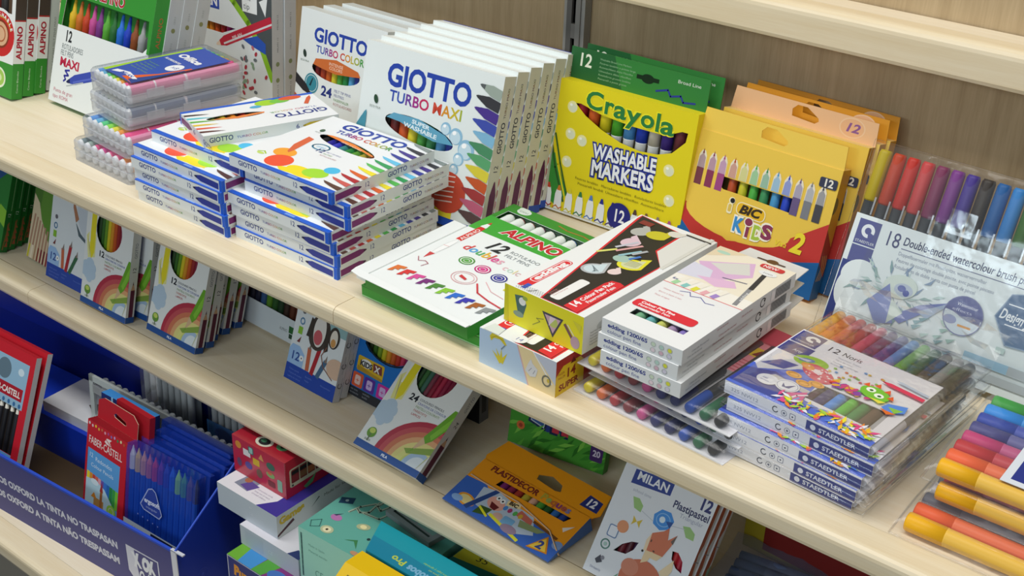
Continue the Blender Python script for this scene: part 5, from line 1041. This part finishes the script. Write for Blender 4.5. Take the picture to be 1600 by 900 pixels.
# clear bags right of the fox boxes
t = thing('pen_pouch', 'slate blue clear pouch lying right of the fox boxes', 'pen pouch'); put(t, .392, .075, ZM, 8)
for k in range(7): g = G(); g.lathe((4, 10 + k * 13, 9), (1, 0, 0), [(0, 5.5, '#4a5878'), (30, 6, '#5d6c90'), (110, 6, '#46526e'), (116, 3, '#46526e')], 10); g.obj('pen', t)
g = G(); rows = [[(x, y, 16 + 3 * math.sin(x * .11 + y * .07)) for x in range(-8, 130, 17)] for y in range(-6, 112, 13)]; g.sheet(rows, 'f:#7f8fae'); g.obj('pouch', t)
t = thing('crayon_box', 'yellow box with red front edge behind the slate blue pouch', 'crayon box'); put(t, .372, .190, ZM, -3)
g = G(); fc = carton(g, 190, 42, 60, {'*': '#a89a20', 'f': '#7a2420', 't': '#a8a02c', 'l': '#9a8a24'}); fc['f'].R(0, 0, 190, 6, '#b8ac2a'); fc['f'].R(0, 0, 22, 42, '#a8982a'); fc['t'].T('CRAYONS', 40, 20, 14, '#6a6a1c', 90); g.obj('carton', t)
# ------------------------------------------------------------ lowest shelf: blue cardboard display and the boxes beside it
ZB = -.455
CB = '#16309c'
t = thing('display_tray', 'dark blue cardboard display tray with white printed slogan and side wings', 'display stand'); put(t, -.51, -.100, ZB, 4.2)
g = G(); g.box(-420, 0, 0, 734, 3, 95, {'*': CB, 'f': '#4a4a86'}); g.box(-420, -.3, 92.5, 734, 3.6, 3, '#2a4fc4')
f = F(g, (-420, 0, 0), (1, 0, 0), (0, 0, 1), 734, 95)
f.T('CUADERNOS OXFORD LA TINTA NO TRASPASAN', 632, 49.5, 9.6, '#dadbe8', 285, b=.05, al='r'); f.T('CADERNOS OXFORD A TINTA NÃO TRESPASSAM', 632, 26, 9.6, '#dadbe8', 285, b=.05, al='r')
f.P([(648, 65), (704, 65), (704, 40), (700, 8), (664, 8), (648, 26)], '#dadbe8'); f.P([(650, 63), (702, 63), (702, 40), (698, 10), (665, 10), (650, 27)], '#4a4a86'); f.P([(650, 63), (662, 63), (668, 10), (665, 10), (650, 27)], '#dadbe8')
for ch, x, rr in (('X', 667, 14), ('O', 680, -8), ('X', 692, 14)): f.T(ch, x, 40, 18, '#eceef4', 12, b=.09, rot=rr * .6, al='c')
f.T('Oxford', 683, 20, 15, '#eceef4', 34, b=.05, sh=.3, al='c'); g.obj('front_panel', t)
g = G(); g.prism([(314, 0, 0), (314, 0, 96), (314, 128, 178), (314, 215, 200), (314, 215, 0)], (3, 0, 0), '#14329f')
g.rope([(315.5, 0, 96), (315.5, 128, 178), (315.5, 215, 200)], 1, '#3a5fd0', 5); q = F(g, (317.2, 0, 0), (0, 1, 0), (0, 0, 1), 215, 180); q.O(36, 40, 8, 8, .8, '#2a46b4'); q.E(36, 40, 2, 2, '#2a46b4'); g.obj('side_wing', t)
g = G(); g.box(309, -.4, 0, 8.6, 1.2, 97, '#e3e3ea'); g.box(309, -.4, 95, 20, 4, 1.6, '#cfd2dc'); g.obj('corner_clip', t)
g = G(); g.box(-420, 3, 0, 734, 212, 3, '#5a4a36'); g.obj('tray_floor', t)
g = G(); g.box(-420, 214, 3, 734, 3, 190, '#0d1f7c'); g.prism([(-420, 213.5, 120), (60, 213.5, 120), (20, 213.5, 214), (-420, 213.5, 214)], (0, 1, 0), '#0f2590'); g.obj('back_panel', t)
g = G(); g.box(-420, 118, 3, 452, 90, 62, '#1438b8'); g.box(32, 168, 3, 276, 44, 62, '#1438b8'); g.obj('inner_step', t)
ZT = ZB + .0032
t = thing('booklet', 'white butterfly print sheet box lying on the blue step of the display', 'box'); put(t, -.60, .018, ZT + .0623, 4)
g = G(); fc = carton(g, 150, 16, 70, {'*': '#d6d8dc', 'f': '#d9dade'}); T = fc['t']
T.P([(96, 20), (120, 50), (110, 30)], '#c9b04a'); T.P([(100, 20), (130, 34), (118, 12)], '#6aa06a'); T.P([(110, 16), (140, 20), (122, 6)], '#3a4a8a'); T.P([(60, 30), (86, 56), (80, 20)], '#5a4a44'); T.E(140, 40, 4, 6, '#b04a5a'); g.obj('carton', t)
# red framed pen packs
def red_pack(label):
    t = thing('pen_pack', label, 'pen pack', 'red framed pen packs at the left edge'); g = G(); w, h, d = 120, 194, 8
    fc = carton(g, w, h, d, {'*': '#b8242f', 'f': '#c4202e', 'r': '#d8d8d8'}, [[(14, 54), (106, 54), (106, 118), (14, 118)]]); f = F(g, (0, 0, -32), (1, 0, 0), (0, 0, 1), w, 226)
    f.R(10, 150, 100, 62, '#8fb4cc'); f.E(62, 194, 14, 14, '#5f7684'); f.E(96, 198, 6, 5, '#c9dbe4'); f.R(30, 160, 76, 17, '#a81c2c'); f.T('FABER-CASTELL', 34, 164, 8, '#e6e2dc', 68, b=.03)
    for k in range(9): f.E(16 + k * 11, 154, 2.6, 3, '#3a6a9a')
    f.R(14, 38, 92, 48, '#6aa8dc'); f.P([(14, 38), (50, 38), (14, 70)], '#8ac0e6'); f.R(70, 38, 36, 14, '#e6c82c'); f.T('10', 78, 40, 9, '#4a3a20', 14); f.E(88, 62, 10, 9, '#e9e9e6'); f.O(88, 62, 7, 6, 2, '#b83a4a')
    g.obj('carton', t)
    for k, c in enumerate(['#2a50c0', '#2f3a6a', '#26262c', '#1e1e22', '#26262c', '#1e1e22', '#1e1e22', '#26262c']):
        gg = G(); gg.lathe((20 + k * 11.4, 4, 48), (0, 0, 1), [(0, 3, '#e6e6e0'), (4, 3.4, c), (60, 3.6, c), (62, 3, '#e0dcd0'), (72, 2.8, '#e0dcd0')], 8); gg.obj('pen', t)
    return t
a = put(red_pack('front red framed pen pack with light blue label, at the left edge'), -.6605, -.0895, ZT, 3, 22)
dup(a, 'rear red framed pen pack with light blue label, behind the front one', -.6605, -.0765, ZT, 3, 23)
t = thing('pen_case', 'long clear plastic case packed with white pens inside the display', 'pen case'); put(t, -.512, .030, ZT + .003, 2, 4)
g = G(); w, h, d = 277, 144, 30
for x, z, a, b in ((0, 0, 8, h), (w - 6, 0, 6, h), (0, h - 9, w, 9), (0, 0, w, 6)): g.box(x, 0, z, a, 4, b, 'p:#d9e0dc')
g.obj('frame', t); g = G(); g.box(0, -.4, 0, w, .6, h, 'w:#dfe8e8'); g.obj('cover', t)
for k in range(19):
    g = G(); g.lathe((20 + k * 13.2, 11, 8), (0, 0, 1), [(0, 5, '#c9cdd0'), (96, 5, '#e6eaea'), (98, 5.6, '#f0f3f3'), (128, 5, '#f0f3f3'), (131, 3.6, '#f0f3f3')], 10); g.obj('pen', t)
g = G(); g.box(8, -1.2, h - 24, 120, .6, 12, 'f:#d9dddc'); F(g, (8, -1.2, h - 24), (1, 0, 0), (0, 0, 1), 120, 12).T('BALLPOINT PENS', 40, 3, 5, '#8a3a4a', 76); g.obj('printed_strip', t)
t = thing('pencil_box', 'navy blue edged card box directly left of the red castle box', 'box'); put(t, -.448, -.006, ZT, 2, 8)
g = G(); carton(g, 96, 158, 14, {'*': '#26357a', 'f': '#22306f', 't': '#3f8ad0'}); g.box(20, -.4, 120, 3, .4, 38, '#9ad0f0'); g.obj('carton', t)
# red box with castle
t = thing('pencil_box', 'red coloured pencil box with castle picture in the blue display', 'pencil box'); put(t, -.418, -.0588, ZT, -1, 12)
g = G(); w, h, d = 82, 155, 14; R_ = '#c3232f'
fc = carton(g, w, h, d, {'*': R_, 'l': '#a81c28', 't': '#8a1822'}); f = F(g, (0, 0, -16), (1, 0, 0), (0, 0, 1), 82, 171)
f.T('FABER-CASTELL', 4, 141, 10, '#ead9d4', 68, b=.01); f.P([(36, 154), (40, 160), (50, 161), (46, 157), (50, 152), (40, 152)], '#ead9d4'); f.L([(38, 158), (48, 153)], 1.2, R_)
for k, c in enumerate(['#d8d0d0', '#e0c0c8', '#f0c83a', '#e0b03a', '#c86a4a', '#e8a0b0', '#b04a8a', '#8a6ab0', '#c0a0d0', '#3f8a5a', '#e0e0a8', '#c05a3a']): f.E(4 + k * 6.4, 167 - (k % 2) * 1.4, 1.7, 2, c)
f.P([(4, 20), (70, 20), (70, 134), (4, 134)], '#5f9fd8'); f.T('12', 7, 123, 6, '#d8e8f6', 8); f.T('Redondos', 20, 121, 5.6, '#d8e8f6', 34); f.T('Colour Pencils', 12, 111, 5, '#d8e8f6', 46)
for k, c in enumerate(['#f0d82c', '#e0962c', '#d04a34', '#d86a5a', '#e8a0a8', '#6a5ab0', '#3f7ad0', '#2f6ab8', '#2f8a4a', '#3fa044', '#7ac83a']): f.R(5 + k * 5.9, 72, 5.5, 30 - k * .4, c)
f.P([(4, 20), (70, 20), (68, 56), (58, 76), (42, 90), (24, 95), (4, 92)], '#b9d8e2'); f.R(0, 16, 4, 118, R_); f.R(70, 16, 12, 118, R_); f.E(22, 92, 8, 4, '#d8e8ee'); f.P([(4, 50), (70, 56), (70, 20), (4, 20)], '#5aa83a'); f.R(22, 60, 20, 12, '#b88a4a'); f.R(34, 62, 5, 22, '#a86a3a'); f.P([(33, 84), (40, 84), (36.5, 98)], '#a83a34'); f.P([(16, 70), (22, 78), (28, 70)], '#d88a2c')
f.E(58, 66, 9, 9, '#9ad04a'); f.O(58, 66, 5, 5, 1.4, '#e6f0c8'); f.P([(40, 20), (54, 50), (48, 20)], '#8a5a34'); g.obj('carton', t)
g = G(); hole = [(34, 16), (38, 19), (58, 15), (60, 11), (56, 10), (36, 13)]; out = [(2, 0), (w, 0), (w, 22), (72, 30), (14, 30), (2, 24)]
polys = [[Vector((x, y, 0)) for x, y in q] for q in (out, hole)]; flat = [p for q in polys for p in q]; tri = tessellate_polygon(polys); tri = [q if (flat[q[1]] - flat[q[0]]).cross(flat[q[2]] - flat[q[0]]).z > 0 else q[::-1] for q in tri]
for yy, fl in ((d - 1.6, False), (d - .8, True)): g.add([(p.x, yy, h + p.y) for p in flat], [q[::-1] if fl else q for q in tri], '#b8222e')
for q in (out, hole): n = len(q); g.add([(x, d - 1.7, h + z) for x, z in q] + [(x, d - .8, h + z) for x, z in q], [(i, (i + 1) % n, n + (i + 1) % n, n + i) for i in range(n)], '#d8b8a0')
g.obj('hang_tab', t)
t = thing('pencil_box', 'plain red card box leaning behind the red castle box', 'box'); put(t, -.388, -.034, ZT, -1, 10)
g = G(); carton(g, 66, 184, 8, '#a81c28'); g.obj('carton', t)
# blue see-through triangular pencil cases
def blue_case(label, full):
    t = thing('pencil_case', label, 'pencil case', 'dark blue plastic pencil cases in the display'); g = G(); w, h, d = 122, 155, 15
    pts = []
    n = 12
    for k in range(n):      # corrugated front that follows the pencils
        x0 = k * w / n
        for j in range(4): pts.append((x0 + j * w / n / 4, -2.6 * math.sin(math.pi * j / 4)))
    pts.append((w, 0))
    g.add([(x, y, 0) for x, y in pts] + [(x, y, h - 8) for x, y in pts] + [(x, y * .4 + 1, h) for x, y in pts], [(i, i + 1, len(pts) + i + 1, len(pts) + i) for i in range(len(pts) - 1)] + [(len(pts) + i, len(pts) + i + 1, 2 * len(pts) + i + 1, 2 * len(pts) + i) for i in range(len(pts) - 1)], 't:#1546c8', True)
    g.box(0, .6, 0, w, d - .6, h, 't:#143cb4', skip='f'); g.obj('case', t)
    cs = ['#e9ecee', '#e8c82c', '#e0a86a', '#d07a5a', '#c8422c', '#7a3a8a', '#3a4ab0', '#2f6ae0', '#9ad83a', '#5aa04a', '#6a5a4a', '#4a4c50']
    for k, c in enumerate(cs if full else ['#2a4a9a']):
        g = G()
        if full: g.lathe((5.2 + k * w / 12, 6, 4), (0, 0, 1), [(0, 4, '#2a5fc0'), (116, 4, '#2a5fc0'), (117, 4.1, c), (136, 4, c), (144, 1.4, c), (148, .6, c)], 6, False)
        else: g.box(4, 4, 4, w - 8, 7, h - 12, '#1a3590')
        g.obj('pencil' if full else 'pencil_bundle', t)
    if full:
        g = G(); f = F(g, (0, -3, -26), (1, 0, 0), (0, 0, 1), w, 180)
        tri = [(52, 141), (58, 138), (70, 112), (66, 106), (38, 108), (32, 113), (45, 138)]
        f.P(tri, '#31479c'); f.L(tri + [tri[0]], 1.4, '#a9b4dc'); f.T('ergosoft', 52, 119, 6, '#d6dcf0', 27, b=.04, al='c'); f.T('triangular', 52, 112, 3, '#a9b4dc', 20, al='c')
        for k in range(5): f.E(28 + k * 9, 97 - k * .6, 1, 1, '#7a8ad0')
        f.P([(2, 66), (2, 82), (104, 82), (104, 66)], '#c9d8e2'); f.P([(52, 66), (52, 80), (102, 80), (102, 66)], '#1e2448'); f.T('STAEDTLER', 58, 70, 5.6, '#dfe4f0', 40, b=.02)
        for k, c in enumerate(['#2f5a34', '#3a5a3a', '#4a6a2a', '#8a8a2a']): f.P([(16 + k * 5, 68), (20 + k * 5, 68), (18.4 + k * 5, 77)], c)
        g.obj('printed_label', t)
    return t
put(blue_case('foremost dark blue pencil case with triangular emblem, in the display', True), -.336, -.0555, ZT, 2.5, 10)
b2 = put(blue_case('second dark blue pencil case from the front in the display', False), -.334, -.036, ZT, 2.5, 10)
dup(b2, 'third dark blue pencil case from the front in the display', -.332, -.0165, ZT, 2.5, 10)
dup(b2, 'fourth and rearmost dark blue pencil case in the display', -.345, .003, ZT, 2.5, 10)
# clear bags of white pens standing behind
def pen_bag(label, c1, c2, hc):
    t = thing('pen_pouch', label, 'pen pouch', 'frosted bags of white pens at the back of the display'); g = G()
    for k in range(8):
        gg = G(); gg.lathe((10 + k * 12, 6, 30), (0, 0, 1), [(0, 4.6, '#dfe4e4'), (88, 4.6, '#e6eaea'), (92, 3, '#e6eaea')], 10); gg.obj('pen', t)
    g.box(0, -.2, 0, 104, .8, hc, c1); F(g, (0, -.2, 0), (1, 0, 0), (0, 0, 1), 104, hc).E(30, hc - 14, 16, 10, c2).R(58, hc - 26, 34, 18, '#c9703a' if hc < 40 else '#4f8ac8'); g.obj('card_insert', t)
    g = G(); g.sheet([[(x, -1 if 0 < x < 104 else 5, z) for x in (106, 100, 50, 4, -2)] for z in (-1, 60, 150)], 'w:#dfe6e4'); g.sheet([[(x, 12.5, z) for x in (-2, 106)] for z in (-1, 150)], 'f:#a8b0ae'); g.obj('pouch', t); return t
put(pen_bag('frosted bag of white pens with orange and green card', '#4f8a44', '#b04a8a', 34), -.47, .085, ZT + .0622, 3, 2)
put(pen_bag('frosted bag of white pens with blue card, behind the red bus box', '#3f78b8', '#3f5a9a', 58), -.345, .095, ZT + .0622, 3, 2)
# pile of boxes right of the display
t = thing('toy_box', 'dark blue box with green and purple top at the bottom of the pile', 'box'); put(t, -.139, -.047, ZB)
g = G(); fc = carton(g, 130, 105, 125, {'*': '#1f2f7c', 'f': '#1c2b78', 't': '#7a2f74'}); T = fc['t']; T.P([(0, 0), (22, 0), (10, 60), (0, 60)], '#6aa834'); T.P([(18, 0), (40, 0), (44, 50), (10, 50)], '#3f8ac8'); T.P([(40, 0), (56, 0), (70, 40), (46, 50)], '#4f9a3a'); T.E(72, 10, 14, 8, '#3f6ab0'); f = fc['f']; f.L([(0, 104), (130, 104)], 1.2, '#c9ccd8'); f.L([(.6, 0), (.6, 105)], 1.2, '#c9ccd8'); f.T('Puzzle', 10, 82, 14, '#e0962c', 42, b=.06, rot=-4); f.RR(64, 84, 14, 14, 2, '#c9ccdc'); g.obj('carton', t)
t = thing('toy_box', 'plain pale grey box second from the bottom of the pile', 'box'); put(t, -.141, -.024, ZB + .1053)
g = G(); fc = carton(g, 96, 27, 118, {'*': '#c6ccd4', 'f': '#c3cbd3', 't': '#d6d4dc'}); fc['t'].P([(78, 0), (96, 0), (96, 8), (84, 12)], '#2a3a6a'); f = fc['f']; f.RR(8, 3, 30, 20, 1, '#bcc5ce'); f.T('CE', 46, 10, 5, '#dbe1e6', 8); g.obj('carton', t)
t = thing('toy_box', 'white box with small window and gold lettering under the red box', 'box'); put(t, -.188, -.0145, ZB + .1326)
g = G(); fc = carton(g, 100, 31, 150, {'*': '#cdd3d6', 'f': '#c3cdd4', 't': '#dcdce2', 'r': '#c9c9c9'}); T = fc['t']; T.P([(66, 0), (100, 0), (100, 150), (80, 150), (80, 20)], '#3d3390'); T.P([(16, 12), (40, 10), (42, 40), (20, 40)], '#7f8798'); T.P([(24, 14), (40, 11), (46, 24), (30, 26)], '#5a4a90'); T.E(26, 26, 5, 5, '#a0664a'); T.para(['instructions inside', 'keep out of reach', 'of small children'], 46, 20, 2.4, 4.4, '#a9a0b4')
r = fc['r']; r.T('Games', 4, 17, 9, '#c9a82a', 38, b=.06, rot=4); r.P([(0, 2), (26, 12), (24, 16), (0, 5)], '#4a1f2a'); r.P([(52, 14), (66, 22), (64, 23)], '#2a2a30'); r.T('Made for kids', 72, 18, 4, '#4a4a40', 40); f = fc['f']; f.para(['4+', 'CE'], 54, 20, 3.4, 8, '#d8dfe4'); g.obj('carton', t)
t = thing('toy_box', 'shiny red box with windows like a bus, topmost of the pile', 'box'); put(t, -.190, .014, ZB + .164, 0)
g = G(); w, h, d = 88, 50, 100; RD_ = 'p:#bf2338'
fc = carton(g, w, h, d, {'*': RD_, 'f': 'p:#c02a44', 't': 'p:#9f1f30'}); f = fc['f']
for x, y, rx, ry, c in ((10, 40, 5, 5, '#d8923a'), (40, 22, 0, 0, '#d8923a')): (f.E(x, y, rx, ry, c) if rx else None)
f.R(18, 30, 12, 9, '#e2dede'); f.R(34, 24, 11, 9, '#dcb62a'); f.RR(27, 36, 9, 10, 2, '#4a6a6a'); f.RR(28.4, 37, 6, 8, 2, '#9ac8c0'); f.E(26, 18, 6, 5, '#5a4a9a'); f.E(10, 16, 4, 6, '#6a4a6a'); f.E(44, 15, 5, 6, '#7a5a4a'); f.P([(44, 36), (49, 44), (53, 35)], '#d89a5a'); f.E(64, 34, 7, 5, '#3a6a5a'); f.E(63, 22, 7, 4, '#8ab06a'); f.E(62, 24, 4, 2, '#d86a4a'); f.RR(74, 6, 8, 16, 2, '#8ab8a0'); f.RR(58, 6, 12, 8, 2, '#7a2030')
T = fc['t']; T.E(40, 14, 12, 9, '#c9c9b8'); T.E(40, 14, 8, 6, '#26262a'); T.E(38, 15, 4, 3, '#3f7a5a'); T.O(22, 20, 6, 5, 1, '#b83a4a'); T.P([(2, 30), (20, 36), (20, 40), (2, 38)], '#2a2228'); T.E(64, 20, 8, 7, '#4a8a5a'); T.E(64, 20, 3, 3, '#1e2420')
r = fc['r']; r.RR(6, 12, 66, 25, 3, '#cfc3a8'); r.RR(8.5, 17, 61, 18, 2, '#7f2a2c')
for k in range(5): r.R(9.5 + k * 12, 28, 10.5, 5, '#1f1c1e'); r.R(9.5 + k * 12, 19, 10.5, 8, ['#8a2f34', '#8a5a3a', '#a8603a', '#6a2a2a', '#7a3a3a'][k]); r.R(20.4 + k * 12, 17, 1.4, 18, '#cfc3a8')
r.E(10, 14.5, 1.4, 1.4, '#26262a'); r.P([(26, 4), (40, 10), (46, 14), (40, 3), (30, 0)], '#5fa06a'); g.obj('carton', t)
g = G()
for x, y in ((1, 1),): g.rope([(87.6, -.6, -.2), (88.4, -.5, 50)], .9, 'w:#ffd0d4', 5)
g.obj('film_seam', t)
# teal boxes
t = thing('toy_box', 'large mint green box with doodle print top, right of the pile', 'box'); put(t, -.0385, -.027, ZB, 2)
g = G(); fc = carton(g, 150, 185, 190, {'*': '#8fd0bf', 'f': '#a6e2d0', 't': '#5fa396'}); T = fc['t']
for pts in ([(26, 52), (30, 66), (40, 80)], [(28, 62), (36, 58), (44, 64), (42, 84)], [(40, 60), (60, 62), (64, 76)], [(46, 90), (44, 78), (52, 74), (56, 86), (48, 92)], [(60, 90), (66, 82)]): T.L(pts, 3.2, '#a8b4a0'); T.L([(a + .8, b - .4) for a, b in pts], 1, '#2f4a46')
T.P([(2, 66), (16, 74), (20, 64), (6, 56)], '#22405a'); T.E(11, 65, 2, 2, '#9ab0b4'); T.E(22, 36, 7, 5, '#b070a8'); T.P([(16, 38), (24, 46), (20, 38)], '#3a3a5a'); T.L([(4, 16), (12, 24), (18, 14), (10, 8), (4, 16)], 1, '#3a6a66'); T.E(28, 15, 8, 6, '#b0b894'); T.E(28, 15, 5, 4, '#dcd6b0'); T.E(28, 15, 1.6, 1.6, '#3a3420'); T.E(56, 42, 8, 5, '#a8b08a', 20); T.E(56, 42, 4, 3, '#e0d6a0'); T.P([(54, 14), (66, 22), (74, 10), (64, 18)], '#3a7a4a'); T.E(74, 30, 2, 2, '#24383c'); T.L([(78, 32), (86, 36)], 2, '#8ab0b0'); T.E(78, 4, 6, 3, '#b88a6a')
f = fc['f']; f.L([(4, 120), (4, 178)], 2.4, '#4f7a74'); f.para(['Made in Spain', 'Material escolar'], 14, 166, 3, 8, '#78b0a2'); f.T('CE', 22, 128, 9, '#6fa89a', 12); f.E(50, 118, 6, 5, '#c9d6cc'); [f.R(3, 122 + k * 7, 2, 4, '#3f6a66') for k in range(8)]; g.obj('carton', t)
t = thing('toy_box', 'dark teal box with grey window frame print behind the turquoise box', 'box'); put(t, .118, .030, ZB, 0)
g = G(); fc = carton(g, 190, 184, 150, {'*': '#1c5f5f', 'f': '#2a6a66', 't': '#1f6a66'}); T = fc['t']; T.P([(1, 14), (60, 22), (190, 40), (190, 80), (1, 40)], '#cfc234'); T.T('35', 22, 24, 9, '#3a3620', 14, rot=6); T.E(110, 10, 20, 7, '#3a7a70'); g.obj('carton', t)
t = thing('toy_box', 'grey window printed slim box lying on the mint green box', 'box'); put(t, .020, .047, ZB + .1853, -8)
g = G(); fc = carton(g, 72, 6, 60, {'*': '#7f8688', 't': '#8d9496'}); T = fc['t']; T.L([(7, 52), (7, 7), (64, 7)], 2.6, '#2c3836'); T.P([(11, 11), (36, 11), (36, 50), (11, 50)], '#76a29a'); T.P([(40, 11), (66, 11), (66, 50), (40, 50)], '#7fa8a0'); g.obj('carton', t)
t = thing('toy_box', 'turquoise box with yellow lettering lying across the mint green box', 'box'); put(t, .042, -.0245, ZB + .1855, 0)
g = G(); g.prism([(18, 0, 0), (250, 0, 0), (250, 44, 0), (-2, 44, 0)], (0, 0, 19), '#1a93a4'); T = F(g, (-2, 0, 19), (1, 0, 0), (0, 1, 0), 252, 44)
T.P([(20, 0), (252, 0), (252, 12), (60, 22), (10, 22)], '#1a7f9c')
T.para(['Set creativo para jugar y aprender', 'Creative learning game set'], 130, 24, 2.6, -5, '#9fc85a', rot=180); T.T('Pro', 66, 13, 8, '#b9c84a', 18, b=.03, rot=180); T.T('Globos', 104, 12, 9, '#7ab0d0', 34, b=.04, rot=180)
g.obj('carton', t)
t = thing('toy_box', 'bright yellow box with dark lettering in front of the turquoise box', 'box'); put(t, .059, -.0985, ZB, 0)
g = G(); g.prism([(0, 0, 0), (0, 70, 0), (0, 70, 205), (0, 46, 206), (0, 0, 176)], (190, 0, 0), '#e6bc0e'); F(g, (0, 46, 206.1), (1, 0, 0), (0, -46, -30), 190, 55).T('BLICKI', 10, 10, 9, '#6a5a14', 40, b=.02, rot=0); g.obj('carton', t)
# ------------------------------------------------------------ a leaning pack rests on its lower back edge: lift each one until nothing dips below what carries it
for o in [q for q in COL.objects if q.parent is None and q.type == 'EMPTY']:
    if not rad(3) < -o.rotation_euler.x < rad(80): continue
    m = Matrix.LocRotScale(o.location, o.rotation_euler, None)
    low = min((m @ v.co).z for c in o.children_recursive if c.type == 'MESH' for v in c.data.vertices)
    dz = o.location.z - low
    if dz > 0:
        k = dz / (camo.location.z - o.location.z)
        o.location += (camo.location - o.location) * k
